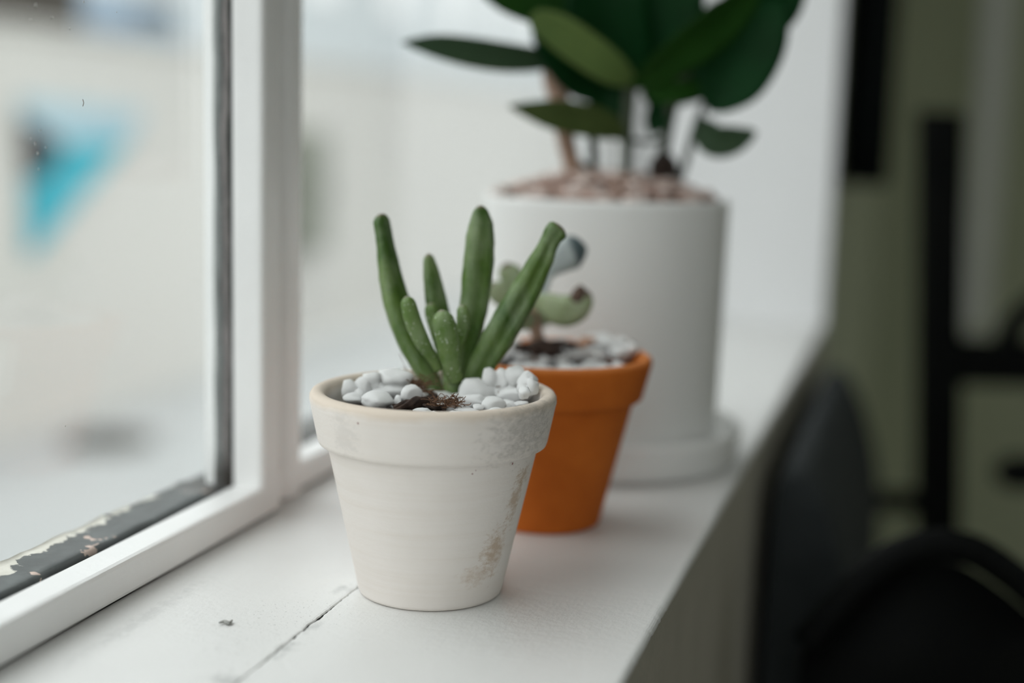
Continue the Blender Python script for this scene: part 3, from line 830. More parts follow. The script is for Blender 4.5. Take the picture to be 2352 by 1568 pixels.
for a in (0.1, 1.15, -1.2):
    tube('foot', [(pq.x, pq.y, -.86), (pq.x+.10*math.cos(a), pq.y+.10*math.sin(a), -.875), (pq.x+.2*math.cos(a), pq.y+.2*math.sin(a), -.89)], .010, M_BLACK, sn)

# dark curtain gathered beside the far end of the recess, on its rod
cu = empty('dark_curtain', (.115, 1.0, .13), 'black curtain gathered beside the far end of the window recess', 'curtain')
def curtain():
    vs, fs = [], []; n = 60; m = 14
    for j in range(m+1):
        z = .128+(1.50-.128)*j/m
        for i in range(n+1):
            u = i/n; x_ = (.1115)+.0195*math.sin(u*math.pi*9+.3*math.sin(z*5)); y_ = .890+.19*u
            vs.append((x_-.115, y_-1.0, z-.13))
    for j in range(m):
        for i in range(n): a = j*(n+1)+i; fs.append((a, a+1, a+n+2, a+n+1))
    return mesh('cloth', vs, fs)
co = obj('cloth', curtain(), M_CURTAIN, cu); md = co.modifiers.new('thick', 'SOLIDIFY'); md.thickness = .002
rod = empty('curtain_rod', (.115, .3, 1.5), 'black curtain rod above the window recess', 'rod')
tube('pole', [(.115, -1.3, 1.508), (.115, 0, 1.508), (.115, 1.2, 1.508)], .008, M_BLACK, rod)
for y in (-1.25, 1.15): tube('bracket', [(.0865, y, 1.508), (.10, y, 1.508), (.115, y, 1.508)], .006, M_BLACK, rod)

# pale trim strip on the far wall
s0, s1 = ((0.2532, 2.385, -0.19106), (0.30279, 2.385, -0.18789))
box('trim_5', (s0[0], 2.385, s0[2]), (s1[0], 2.4, 1.6), M_STRIP, label='narrow pale grey strip running up the dim far wall', kind='structure')

# ================================================================ WHITE POT WITH FINGER LEAVED SUCCULENT
POT_PROF = [(0, 0), (.0250, 0), (.0262, .0006), (.0268, .0018), (.0384, .0552), (.0386, .0556), (.0405, .0560), (.0416, .0566), (.0421, .0580), (.0446, .0705), (.0450, .0722),
            (.0449, .0738), (.0442, .0750), (.0430, .0756), (.0415, .0756), (.0402, .0750), (.0394, .0738), (.0390, .0722), (.0378, .060), (.0300, .020), (.024, .008), (0, .008)]
succ = empty('potted_succulent', (0, 0, 0), 'green finger leaved succulent with white pebbles in the whitewashed pot', 'potted plant')
obj('pot', lathe('pot', POT_PROF, 128, .004, 3), M_WPOT, succ)

def soil_mesh(name, R, z, amp, seed, hump=0.0, n=26, m=64):
    vs, fs = [(0, 0, z+hump)], []
    for i in range(1, n+1):
        r = R*i/n
        for k in range(m):
            a = 2*math.pi*k/m; p = Vector((r*math.cos(a), r*math.sin(a), 0))
            h = amp*(mnoise.noise(p*150+Vector((seed, 0, 0)))+.7*mnoise.noise(p*420+Vector((seed, 0, 0))))*(1-(i/n)**8)
            vs.append((p.x, p.y, z+h+hump*(1-(i/n)**2)))
    for k in range(m): fs.append((0, 1+k, 1+(k+1) % m))
    for i in range(n-1):
        for k in range(m):
            a = 1+i*m+k; b = 1+i*m+(k+1) % m; fs.append((a, a+m, b+m, b))
    return mesh(name, vs, fs)
obj('soil', soil_mesh('soil', .0382, .0665, .0022, 2), M_SOIL, succ)

STONES = [stone_mesh(s, 3, .42, .95, .5) for s in range(9)]
SQUARE = [stone_mesh(40+s, 3, .2, .9, 1.0) for s in range(4)]
def pebble(parent, loc, ax, rz, which, name='pebble', tilt=0.0, mat=None):
    me = which
    if not me.materials: me.materials.append(mat or M_PEBBLE)
    o = bpy.data.objects.new(name, me); COL.objects.link(o); o.parent = parent
    o.location = Vector(loc)-parent.location; o.scale = ax
    o.rotation_euler = (tilt, tilt*.6, rz)
    return o
YAWV = math.atan2(-HFWD.x, HFWD.y)
# those seen one by one: centre, half sizes across / up, shape
for i, (p, wx, wz, sq_) in enumerate([((-0.032971, 0.00031755, 0.0728), 0.00356, 0.00307, 0), ((-0.028483, 0.0024998, 0.07376), 0.00340, 0.00405, 0), ((-0.026004, 0.0040462, 0.07616), 0.00373, 0.00308, 0), ((-0.018289, 0.0078099, 0.07744), 0.00585, 0.00341, 0), ((-0.019248, 0.0064217, 0.07248), 0.00682, 0.00260, 0), ((-0.018423, -0.008464, 0.0712), 0.00632, 0.00285, 0), ((-0.028868, -0.0066334, 0.0712), 0.00383, 0.00191, 0), ((-0.0081294, -0.0022809, 0.0735), 0.00366, 0.00318, 1), ((-0.012078, -0.0047428, 0.0712), 0.00175, 0.00175, 0), ((0.0099004, 0.019345, 0.07184), 0.00737, 0.00442, 0), ((0.013538, 0.0047439, 0.0712), 0.00478, 0.00271, 0), ((0.022091, 0.0012552, 0.0712), 0.00425, 0.00284, 1), ((0.018531, -0.004751, 0.0712), 0.00187, 0.00125, 0), ((0.025436, 0.021088, 0.0714), 0.00685, 0.00294, 1), ((0.031273, 0.014917, 0.0752), 0.00418, 0.00209, 0), ((0.030484, 0.017278, 0.07752), 0.00387, 0.00403, 0), ((0.022282, 0.026217, 0.0768), 0.00494, 0.00379, 0), ((0.018214, 0.024316, 0.07664), 0.00362, 0.00362, 0), ((0.014549, 0.022768, 0.07712), 0.00361, 0.00312, 0), ((0.00020457, -0.013143, 0.07), 0.00311, 0.00109, 0), ((0.015072, -0.0066547, 0.07), 0.00421, 0.00109, 0), ((0.031109, 0.0070236, 0.0712), 0.00238, 0.00127, 0), ((0.035718, -0.004729, 0.0776), 0.00201, 0.00201, 0), ((-0.028057, -0.00062162, 0.0712), 0.00322, 0.00193, 0), ((0.020791, 0.024595, 0.07328), 0.00362, 0.00247, 0), ((0.017197, 0.022448, 0.0712), 0.00328, 0.00246, 0), ((-0.023283, 0.0047278, 0.07312), 0.00406, 0.00243, 0), ((0.035072, 0.0074303, 0.0776), 0.00237, 0.00269, 0)]):
    pebble(succ, p, (wx*1.12, (wx+wz)*.55, wz*1.2), YAWV, SQUARE[i % 4] if sq_ else STONES[i % 9], tilt=.15*math.sin(i*2.3))
# further pebbles of the same layer around and beneath them
rp = random.Random(11); placed = [Vector(p) for p, *_ in [((-0.032971, 0.00031755, 0.0728), 0.00356, 0.00307, 0), ((-0.028483, 0.0024998, 0.07376), 0.00340, 0.00405, 0), ((-0.026004, 0.0040462, 0.07616), 0.00373, 0.00308, 0), ((-0.018289, 0.0078099, 0.07744), 0.00585, 0.00341, 0), ((-0.019248, 0.0064217, 0.07248), 0.00682, 0.00260, 0), ((-0.018423, -0.008464, 0.0712), 0.00632, 0.00285, 0), ((-0.028868, -0.0066334, 0.0712), 0.00383, 0.00191, 0), ((-0.0081294, -0.0022809, 0.0735), 0.00366, 0.00318, 1), ((-0.012078, -0.0047428, 0.0712), 0.00175, 0.00175, 0), ((0.0099004, 0.019345, 0.07184), 0.00737, 0.00442, 0), ((0.013538, 0.0047439, 0.0712), 0.00478, 0.00271, 0), ((0.022091, 0.0012552, 0.0712), 0.00425, 0.00284, 1), ((0.018531, -0.004751, 0.0712), 0.00187, 0.00125, 0), ((0.025436, 0.021088, 0.0714), 0.00685, 0.00294, 1), ((0.031273, 0.014917, 0.0752), 0.00418, 0.00209, 0), ((0.030484, 0.017278, 0.07752), 0.00387, 0.00403, 0), ((0.022282, 0.026217, 0.0768), 0.00494, 0.00379, 0), ((0.018214, 0.024316, 0.07664), 0.00362, 0.00362, 0), ((0.014549, 0.022768, 0.07712), 0.00361, 0.00312, 0), ((0.00020457, -0.013143, 0.07), 0.00311, 0.00109, 0), ((0.015072, -0.0066547, 0.07), 0.00421, 0.00109, 0), ((0.031109, 0.0070236, 0.0712), 0.00238, 0.00127, 0), ((0.035718, -0.004729, 0.0776), 0.00201, 0.00201, 0), ((-0.028057, -0.00062162, 0.0712), 0.00322, 0.00193, 0), ((0.020791, 0.024595, 0.07328), 0.00362, 0.00247, 0), ((0.017197, 0.022448, 0.0712), 0.00328, 0.00246, 0), ((-0.023283, 0.0047278, 0.07312), 0.00406, 0.00243, 0), ((0.035072, 0.0074303, 0.0776), 0.00237, 0.00269, 0)]]
tries = 0; added = 0
base1 = Vector((-0.0045457, 0.030581, 0.069))
while tries < 900 and added < 34:
    tries += 1
    a = rp.uniform(0, 2*math.pi); r = .0345*math.sqrt(rp.random()); q = Vector((r*math.cos(a), r*math.sin(a), .0685))
    if (q.xy-base1.xy).length < .0105: continue
    if q.y < .002 and abs(q.x-base1.x+.005) < .0150: continue
    if any((q.xy-k.xy).length < .0052 for k in placed): continue
    placed.append(q); s = rp.uniform(.0030, .0042); added += 1
    pebble(succ, q, (s*rp.uniform(.9, 1.3), s, s*rp.uniform(.7, .9)), rp.uniform(0, 6), STONES[added % 9])

# leaves: base -> tip
crown = fleshy('stem', [(-0.0019251, 0.025088, 0.065894), (-0.0015403, 0.025198, 0.070989), (-0.0018069, 0.026162, 0.076731), (-0.0024996, 0.029084, 0.079956)], [0.00283, 0.00316, 0.00333, 0.00251], M_LEAFY, succ, thick=.9, rough=.05)
fleshy('leaf', [(-0.0061178, 0.025974, 0.066601), (-0.0096183, 0.027056, 0.072621), (-0.015618, 0.027427, 0.082682), (-0.02217, 0.028679, 0.094993), (-0.027636, 0.030242, 0.10925), (-0.030966, 0.031373, 0.12335), (-0.032889, 0.031865, 0.13166), (-0.033597, 0.031663, 0.13668)], [0.00318, 0.00394, 0.00512, 0.00613, 0.00623, 0.00522, 0.00404, 0.00387, 0.00387], M_LEAF, crown, thick=.85, groove=.10, rough=.07, seed=1, facing=.95, roundtip=.9, flat=.62)
fleshy('leaf', [(-0.0042139, 0.034834, 0.070027), (-0.0066709, 0.036214, 0.079961), (-0.010169, 0.038337, 0.093187), (-0.013126, 0.039574, 0.10316), (-0.015252, 0.040008, 0.11241), (-0.017207, 0.040491, 0.12131)], [0.00288, 0.00390, 0.00493, 0.00477, 0.00391, 0.00204], M_LEAF, crown, thick=.8, groove=.1, rough=.05, seed=2, facing=.8, flat=.65)
fleshy('leaf', [(-0.0025517, 0.033228, 0.067327), (-0.0010895, 0.035724, 0.076993), (0.00078801, 0.038339, 0.090459), (0.0023038, 0.04085, 0.10562), (0.0028421, 0.043083, 0.12074), (0.0029372, 0.04415, 0.13251), (0.0022974, 0.045007, 0.14071)], [0.00287, 0.00423, 0.00525, 0.00609, 0.00626, 0.00507, 0.00220], M_LEAF, crown, thick=.8, groove=.2, rough=.06, seed=3, facing=.45, flat=.75)
fleshy('leaf', [(0.0028853, 0.030618, 0.068535), (0.0062755, 0.031583, 0.076123), (0.010924, 0.033947, 0.085598), (0.01745, 0.037886, 0.098701), (0.023356, 0.041648, 0.11095), (0.027957, 0.043998, 0.12157), (0.029961, 0.045609, 0.12708), (0.031785, 0.046128, 0.13081), (0.034267, 0.046835, 0.13388)], [0.00336, 0.00436, 0.00536, 0.00619, 0.00619, 0.00561, 0.00477, 0.00393, 0.00385, 0.00435, 0.00451], M_LEAF, crown, thick=.85, groove=.30, rough=.075, seed=4, roundtip=.45, facing=.25, flat=.8)
fleshy('leaf', [(-0.0063183, 0.023837, 0.078457), (-0.0084675, 0.022185, 0.083263), (-0.011561, 0.019224, 0.089657), (-0.014502, 0.017347, 0.097186), (-0.016148, 0.015838, 0.10387), (-0.017139, 0.015556, 0.10713)], [0.00166, 0.00215, 0.00297, 0.00328, 0.00294, 0.00180], M_LEAFY, crown, thick=.8, groove=.05, rough=.04, seed=5)
fleshy('leaf', [(-0.0079951, 0.031677, 0.080542), (-0.0090578, 0.031375, 0.085629), (-0.010797, 0.031919, 0.092248), (-0.012359, 0.032514, 0.098024), (-0.013093, 0.032305, 0.10309)], [0.00118, 0.00151, 0.00219, 0.00269, 0.00252], M_LEAFY, crown, thick=.8, groove=.12, rough=.03, seed=6)
fleshy('leaf', [(0.00044992, 0.023685, 0.075268), (3.2996e-05, 0.020447, 0.080271), (-0.00070907, 0.019196, 0.086231), (-0.0014591, 0.017943, 0.092976), (-0.0024994, 0.016606, 0.098843), (-0.0033529, 0.016363, 0.10276)], [0.00315, 0.00329, 0.00394, 0.00441, 0.00407, 0.00211], M_LEAFY, crown, thick=.8, groove=.0, rough=.03, seed=7)
fleshy('leaf', [(-0.00095008, 0.029525, 0.083049), (0.00020734, 0.028815, 0.089139), (0.0015253, 0.028151, 0.094857), (0.0019018, 0.027218, 0.099511), (0.0013377, 0.027058, 0.10383)], [0.00117, 0.00183, 0.00257, 0.00257, 0.00182], M_LEAFY, crown, thick=.7, groove=.12, rough=.03, seed=8)
# scraps of bark, root threads round the crown
for i, (p, wx, wz) in enumerate([((-0.0079068, -0.0018177, 0.0702), 0.00366, 0.00159), ((-0.010519, -0.008391, 0.0702), 0.00236, 0.00079), ((-0.0029134, 0.0031418, 0.0702), 0.00449, 0.00240), ((0.0059834, 0.0043076, 0.0702), 0.00400, 0.00208), ((0.0028375, -0.0060898, 0.0702), 0.00550, 0.00126), ((0.0099984, 0.0033381, 0.0702), 0.00207, 0.00159), ((-0.017656, 0.029453, 0.0702), 0.00203, 0.00169), ((-0.0078401, 0.017109, 0.0702), 0.00214, 0.00165), ((-0.0075049, -0.009739, 0.0702), 0.00204, 0.00078), ((0.0059849, -0.0055955, 0.0702), 0.00235, 0.00094), ((-0.0075816, 0.0066713, 0.0702), 0.00194, 0.00129), ((0.011113, -0.0051137, 0.0702), 0.00172, 0.00078)]):
    pebble(succ, p, (wx, wz*1.3, wz), YAWV+.2*i, stone_mesh(90+i, 3, .75, .9, .9), 'bark_chip', mat=M_BARK, tilt=.3*math.sin(i*2))
fleshy('bark_strip', [(-0.0096577, -0.015077, 0.0702), (-0.0061591, -0.011166, 0.0712), (-0.0035577, -0.005983, 0.0716), (-0.00021028, 0.00023471, 0.0706)], [.0008, .0016, .0021, .0016, .0010], M_BARK, succ, thick=.8, rough=.55, seed=31)
rr = random.Random(5); parts = []
def root_tuft(c, spread, n, ln):
    c = Vector(c)
    for _ in range(n):
        p = c+Vector((rr.gauss(0, spread), rr.gauss(0, spread*.6), rr.uniform(-.001, .001)))
        d = Vector((rr.gauss(0, 1), rr.gauss(0, .6), rr.uniform(-.2, .9))).normalized()*ln*rr.uniform(.5, 1.1)
        k = Vector((rr.gauss(0, 1), rr.gauss(0, 1), rr.gauss(0, .6)))*ln*.35
        parts.append(tube_data([p, p+d*.4+k, p+d*.8+k*.6, p+d], rr.uniform(.00007, .00016), 5, 9))
for c, s, n_, l in [((0.0084478, -0.0056497, 0.072), 0.0022, 60, 0.004), ((0.0053894, -0.0087843, 0.072), 0.002, 30, 0.004), ((-0.012676, 0.017249, 0.074), 0.0018, 34, 0.006), ((-0.0074592, 0.007578, 0.074), 0.0014, 24, 0.006), ((0.018872, 0.022418, 0.073), 0.001, 6, 0.003)]: root_tuft(c, s, n_, l)
for pl_ in [[(-0.02095, 0.019669, 0.084448), (-0.019631, 0.020045, 0.081458), (-0.017294, 0.018631, 0.078476), (-0.01485, 0.019327, 0.074845), (-0.012215, 0.017998, 0.072233)], [(-0.019447, 0.020097, 0.079779), (-0.017106, 0.018684, 0.076465), (-0.014942, 0.017221, 0.073836)], [(-0.016608, 0.016747, 0.079151), (-0.017036, 0.016625, 0.07579), (-0.015039, 0.015114, 0.073505)], [(-0.0058994, 0.017718, 0.076097), (-0.003005, 0.016462, 0.074514), (-0.0013798, 0.016925, 0.071893)], [(-0.0032966, 0.016379, 0.073174), (-0.00080417, 0.017089, 0.074908), (-0.00012713, 0.017282, 0.072428)]]: parts.append(tube_data(pl_, .00009, 5, 14))
merge('root_fibres', parts, M_ROOT, succ, kind='stuff')

# ================================================================ ORANGE TERRACOTTA POT
OC = (.0152, .1075)
TP_PROF = [(0, 0), (.0232, 0), (.0244, .0008), (.0248, .002), (.0374, .0548), (.0376, .0555), (.0402, .0560), (.0412, .0568), (.0415, .0580), (.0446, .0700), (.0450, .0715),
           (.0449, .0730), (.0443, .0741), (.0432, .0747), (.0418, .0747), (.0404, .0741), (.0396, .073), (.0392, .0715), (.0375, .060), (.029, .020), (.022, .008), (0, .008)]
terra = empty('potted_succulent', (OC[0], OC[1], 0), 'pale spoon leaved succulent with white pebbles in the orange terracotta pot', 'potted plant')
obj('pot', lathe('pot', TP_PROF, 96), M_TERRA, terra)
obj('soil', soil_mesh('soil', .0385, .0665, .002, 8), M_SOIL, terra)
for i, (p, wx, wz, sq_) in enumerate([((-0.0059757, 0.11684, 0.07234), 0.00542, 0.00387, 0), ((0.0038085, 0.1128, 0.07164), 0.00479, 0.00364, 0), ((0.013725, 0.11051, 0.0715), 0.00475, 0.00323, 0), ((0.022519, 0.12255, 0.07171), 0.00771, 0.00366, 0), ((0.03197, 0.12618, 0.07164), 0.00541, 0.00328, 0), ((0.036863, 0.13375, 0.0764), 0.00681, 0.00331, 0), ((0.043504, 0.12717, 0.07346), 0.00519, 0.00308, 0), ((0.049503, 0.11792, 0.0775), 0.00283, 0.00246, 0), ((0.02534, 0.13916, 0.0729), 0.00493, 0.00296, 0), ((0.027955, 0.14004, 0.07766), 0.00493, 0.00217, 0), ((0.016261, 0.13478, 0.0729), 0.00394, 0.00236, 0), ((-0.0065124, 0.12843, 0.07325), 0.00492, 0.00295, 0), ((0.041496, 0.1312, 0.07768), 0.00387, 0.00232, 0), ((0.0040741, 0.12707, 0.07276), 0.00352, 0.00254, 0), ((0.019396, 0.11058, 0.0715), 0.00379, 0.00190, 0), ((0.032176, 0.13836, 0.07765), 0.00432, 0.00255, 0), ((0.020687, 0.1416, 0.07325), 0.00437, 0.00278, 0)]):
    pebble(terra, p, (wx*1.1, (wx+wz)*.52, wz*1.15), YAWV, STONES[(i*2+1) % 9], tilt=.15*math.sin(i*1.7))
placed = [Vector(p) for p, *_ in [((-0.0059757, 0.11684, 0.07234), 0.00542, 0.00387, 0), ((0.0038085, 0.1128, 0.07164), 0.00479, 0.00364, 0), ((0.013725, 0.11051, 0.0715), 0.00475, 0.00323, 0), ((0.022519, 0.12255, 0.07171), 0.00771, 0.00366, 0), ((0.03197, 0.12618, 0.07164), 0.00541, 0.00328, 0), ((0.036863, 0.13375, 0.0764), 0.00681, 0.00331, 0), ((0.043504, 0.12717, 0.07346), 0.00519, 0.00308, 0), ((0.049503, 0.11792, 0.0775), 0.00283, 0.00246, 0), ((0.02534, 0.13916, 0.0729), 0.00493, 0.00296, 0), ((0.027955, 0.14004, 0.07766), 0.00493, 0.00217, 0), ((0.016261, 0.13478, 0.0729), 0.00394, 0.00236, 0), ((-0.0065124, 0.12843, 0.07325), 0.00492, 0.00295, 0), ((0.041496, 0.1312, 0.07768), 0.00387, 0.00232, 0), ((0.0040741, 0.12707, 0.07276), 0.00352, 0.00254, 0), ((0.019396, 0.11058, 0.0715), 0.00379, 0.00190, 0), ((0.032176, 0.13836, 0.07765), 0.00432, 0.00255, 0), ((0.020687, 0.1416, 0.07325), 0.00437, 0.00278, 0)]]; tries = 0; added = 0
base2 = Vector((0.0096998, 0.11217, 0.072717))
while tries < 900 and added < 26:
    tries += 1
    a = rp.uniform(0, 2*math.pi); r = .0345*math.sqrt(rp.random()); q = Vector((OC[0]+r*math.cos(a), OC[1]+r*math.sin(a), .0690))
    if (q.xy-base2.xy).length < .0115: continue
    if any((q.xy-k.xy).length < .0058 for k in placed): continue
    placed.append(q); s = rp.uniform(.0032, .0045); added += 1
    pebble(terra, q, (s*1.2, s, s*.8), rp.uniform(0, 6), STONES[added % 9])
for i, (p, wx, wz) in enumerate([((0.010365, 0.10924, 0.076835), 0.00569, 0.00474), ((0.017512, 0.11648, 0.077474), 0.00765, 0.00249), ((0.0034213, 0.11454, 0.075249), 0.00614, 0.00288), ((0.022848, 0.12216, 0.076663), 0.00481, 0.00192), ((0.0024453, 0.10803, 0.076089), 0.00475, 0.00228), ((0.015542, 0.1076, 0.075499), 0.00472, 0.00283), ((0.0090481, 0.11615, 0.0721), 0.00768, 0.00384), ((0.017783, 0.12071, 0.072626), 0.00674, 0.00328)]):
    pebble(terra, p, (wx, wz*1.4, wz), YAWV, stone_mesh(120+i, 2, .3, .9, .6), 'bark_chip', mat=M_BARK)
for i, (p, wx, wz) in enumerate([((0.026458, 0.13367, 0.0775), 0.00430, 0.00176), ((0.026709, 0.12076, 0.0775), 0.00288, 0.00153)]):
    pebble(terra, p, (wx, wz*1.4, wz), YAWV, stone_mesh(140+i, 2, .2, .9, .8), 'clay_shard', mat=M_CLAYCHIP)
crown2 = fleshy('stem', [(0.0097797, 0.11219, 0.069819), (0.0087546, 0.1119, 0.080407), (0.0074993, 0.11155, 0.086141), (0.0065869, 0.11129, 0.092826), (0.0079235, 0.11375, 0.098382)], [0.00286, 0.00305, 0.00266, 0.00247, 0.00209], M_TRUNK, terra, thick=.9, rough=.06)
fleshy('leaf', [(0.0068486, 0.11136, 0.096659), (0.013379, 0.10906, 0.095382), (0.020345, 0.10793, 0.093266), (0.025958, 0.10848, 0.094672), (0.029452, 0.10948, 0.098165), (0.030375, 0.10974, 0.10309)], [0.00285, 0.00547, 0.00695, 0.00656, 0.00449, 0.00150], M_SPOON, crown2, thick=.6, groove=.1, rough=.03, seed=11)
fleshy('leaf_tip', [(0.022354, 0.10746, 0.094573), (0.026432, 0.10758, 0.09857), (0.02811, 0.10806, 0.10238), (0.028386, 0.10814, 0.10501)], [0.00244, 0.00299, 0.00243, 0.00112], M_WITHER, crown2, thick=.8, rough=.15)
fleshy('leaf_tip', [(0.026075, 0.10956, 0.094937), (0.02925, 0.11046, 0.097293), (0.031353, 0.11106, 0.099239), (0.032398, 0.11136, 0.1004)], [0.00282, 0.00244, 0.00169, 0.00094], M_WITHER, crown2, thick=.8, rough=.15)
fleshy('leaf', [(0.0088912, 0.11402, 0.096493), (0.010673, 0.11557, 0.10218), (0.012101, 0.11702, 0.10748), (0.015723, 0.11909, 0.11304), (0.020481, 0.12148, 0.11748), (0.027017, 0.12334, 0.11957)], [0.00152, 0.00171, 0.00190, 0.00553, 0.00763, 0.00419], M_SPOONDARK, crown2, thick=.55, groove=.05, seed=12)
fleshy('leaf', [(0.0067469, 0.11341, 0.094516), (0.0027186, 0.1133, 0.098132), (-0.0017306, 0.11308, 0.10366), (-0.0054393, 0.11306, 0.10883), (-0.0069944, 0.11262, 0.11242)], [0.00229, 0.00381, 0.00515, 0.00477, 0.00248], M_SPOON, crown2, thick=.5, groove=.08, seed=13)
fleshy('leaf', [(0.0069521, 0.11139, 0.092836), (0.001962, 0.10789, 0.094841), (-0.0044008, 0.10504, 0.098584), (-0.0088272, 0.10378, 0.1015), (-0.011426, 0.10303, 0.10408)], [0.00228, 0.00416, 0.00529, 0.00453, 0.00207], M_SPOON, crown2, thick=.5, groove=.08, seed=14)
fleshy('leaf', [(0.0075748, 0.10949, 0.089268), (0.005018, 0.1046, 0.088741), (0.001429, 0.10046, 0.091474), (-0.0012758, 0.098648, 0.095664)], [0.00227, 0.00471, 0.00506, 0.00243], M_SPOON, crown2, thick=.5, seed=15)
fleshy('leaf', [(0.0070685, 0.11558, 0.090444), (0.0035082, 0.12081, 0.095458), (0.00081597, 0.1242, 0.1008), (-0.00022983, 0.12598, 0.10603)], [0.00230, 0.00482, 0.00562, 0.00252], M_SPOON, crown2, thick=.5, seed=16)
fleshy('leaf', [(0.0070379, 0.11453, 0.087673), (0.0084019, 0.12428, 0.087956), (0.0090765, 0.13071, 0.089605)], [0.00229, 0.00426, 0.00235], M_SPOON, crown2, thick=.5, seed=17)
fleshy('twig', [(0.051896, 0.12003, 0.074671), (0.050513, 0.12068, 0.077173), (0.048557, 0.1222, 0.079909)], [0.00114, 0.00114, 0.00076], M_BARK, terra, thick=.8)

# ================================================================ WHITE PLANTER ON ITS SAUCER
BC = (.0085, .2455)
sa = empty('saucer', (BC[0], BC[1], 0), 'round white saucer under the tall white planter', 'saucer')
SA_PROF = [(0, 0), (.066, 0), (.0705, .0008), (.0725, .003), (.0752, .0165), (.0754, .0185), (.0748, .0198), (.0738, .0202), (.0728, .0196), (.0722, .0180), (.0700, .0062), (.068, .0050), (0, .0050)]
obj('dish', lathe('dish', SA_PROF, 96), M_PLANTER, sa)
big = empty('potted_leafy_plant', (BC[0], BC[1], .0052), 'large dark green leafy plant in the tall white cylindrical planter', 'potted plant')
PL_PROF = [(0, 0), (.0590, 0), (.0608, .0008), (.0615, .0028), (.0634, .128), (.0635, .1300), (.0632, .1314), (.0624, .1320), (.0606, .1320), (.0598, .1314), (.0594, .130), (.0585, .1), (.056, .012), (0, .012)]
obj('planter', lathe('planter', PL_PROF, 96), M_PLANTER, big)
so = obj('soil', soil_mesh('soil', .0590, .1285, .002, 14, .013), M_CHIPS, big)
rm = random.Random(21); parts = []
CHIP = []
for s in range(6):
    bm = bmesh.new(); bmesh.ops.create_icosphere(bm, subdivisions=1, radius=1.0)
    CHIP.append(([v.co*(1+.35*mnoise.noise(v.co*1.3+Vector((s*3.1, 0, 0)))) for v in bm.verts], [tuple(v.index for v in f.verts) for f in bm.faces])); bm.free()
M_CHIPSD = simple('dark_bark_mulch', (.24, .14, .10), (.13, .075, .05), 60, .9)
M_CHIPSP = simple('pale_stone_mulch', (.70, .61, .57), (.6, .48, .43), 60, .85)
def chips(n, size):
    ps = []
    for _ in range(n):
        a = rm.uniform(0, 2*math.pi); r = .057*math.sqrt(rm.random()); s = rm.uniform(*size)
        z = .1297+.0135*(1-(r/.059)**2)+s*.3
        M = Matrix.Rotation(rm.uniform(0, 6), 3, 'Z') @ Matrix.Rotation(rm.uniform(-.5, .5), 3, 'X')
        V, Fq = CHIP[rm.randrange(6)]; ax = Vector((s*rm.uniform(1, 1.7), s, s*.6))
        c = Vector((BC[0]+r*math.cos(a), BC[1]+r*math.sin(a), z+.0052))
        ps.append(([c+M @ Vector((v.x*ax.x, v.y*ax.y, v.z*ax.z)) for v in V], Fq))
    return ps
merge('bark_mulch', chips(170, (.0026, .0042)), M_CHIPS, big, kind='stuff')
merge('dark_mulch', chips(45, (.0026, .0040)), M_CHIPSD, big, kind='stuff')
merge('pale_stones', chips(150, (.0026, .0045)), M_CHIPSP, big, kind='stuff')
tube('cane', [(-0.0057627, 0.23728, 0.1449), (-0.0088879, 0.23639, 0.15488), (-0.011833, 0.23347, 0.16815), (-0.015365, 0.23246, 0.1857), (-0.018883, 0.23354, 0.20105), (-0.01452, 0.23894, 0.2233), (-0.0089096, 0.24054, 0.24952)], [0.00517, 0.00487, 0.00487, 0.00548, 0.00608, 0.00517, 0.00395], M_TRUNK, big, nr=12, n=20)
tube('stem', [(-0.0012286, 0.25313, 0.14236), (-0.0016399, 0.25301, 0.15489), (-0.0025996, 0.25274, 0.17073), (-0.00056368, 0.25332, 0.18881), (0.0052281, 0.25497, 0.21131)], [0.00248, 0.00233, 0.00217, 0.00248, 0.00279], M_STEM, big, nr=12, n=20)
tube('stem', [(0.019574, 0.23618, 0.14247), (0.019817, 0.23625, 0.15355), (0.01982, 0.23625, 0.17116), (0.020288, 0.23638, 0.18758), (0.021031, 0.23659, 0.1963)], [0.00256, 0.00271, 0.00301, 0.00331, 0.00241], M_STEM, big, nr=12, n=20)
tube('stem', [(0.034926, 0.25719, 0.14352), (0.035088, 0.25723, 0.15596), (0.03664, 0.25767, 0.17174), (0.038878, 0.25831, 0.18633), (0.045866, 0.2603, 0.20097), (0.057473, 0.26569, 0.22569), (0.067242, 0.26847, 0.24786)], [0.00308, 0.00308, 0.00308, 0.00369, 0.00400, 0.00369, 0.00308], M_STEM, big, nr=12, n=20)
tube('stem', [(0.042163, 0.26965, 0.14571), (0.045944, 0.26864, 0.15843), (0.048859, 0.26739, 0.16986), (0.052206, 0.26627, 0.18074), (0.058474, 0.26805, 0.19703)], [0.00187, 0.00187, 0.00187, 0.00187, 0.00218], M_STEM, big, nr=12, n=20)
tube('stem', [(0.019995, 0.2363, 0.16634), (0.024185, 0.24373, 0.16601), (0.028896, 0.25131, 0.1657), (0.036366, 0.2576, 0.1677)], [0.00150, 0.00135, 0.00135, 0.00150], M_STEM, big, nr=12, n=20)
tube('stem', [(0.013905, 0.24288, 0.17107), (0.017772, 0.23774, 0.16936), (0.019537, 0.23617, 0.1672)], [0.00242, 0.00212, 0.00182], M_STEM, big, nr=12, n=20)
tube('old_stump', [(0.035975, 0.25749, 0.14468), (0.035969, 0.25748, 0.15034), (0.035543, 0.25736, 0.15552), (0.035345, 0.25731, 0.16047)], [0.00799, 0.00769, 0.00707, 0.00338], M_SOIL, big, nr=12, n=20)
tube('old_stump', [(-0.0042643, 0.24186, 0.1437), (-0.0053134, 0.24157, 0.1493), (-0.0067808, 0.24115, 0.15443)], [0.00673, 0.00581, 0.00306], M_SOIL, big, nr=12, n=20)
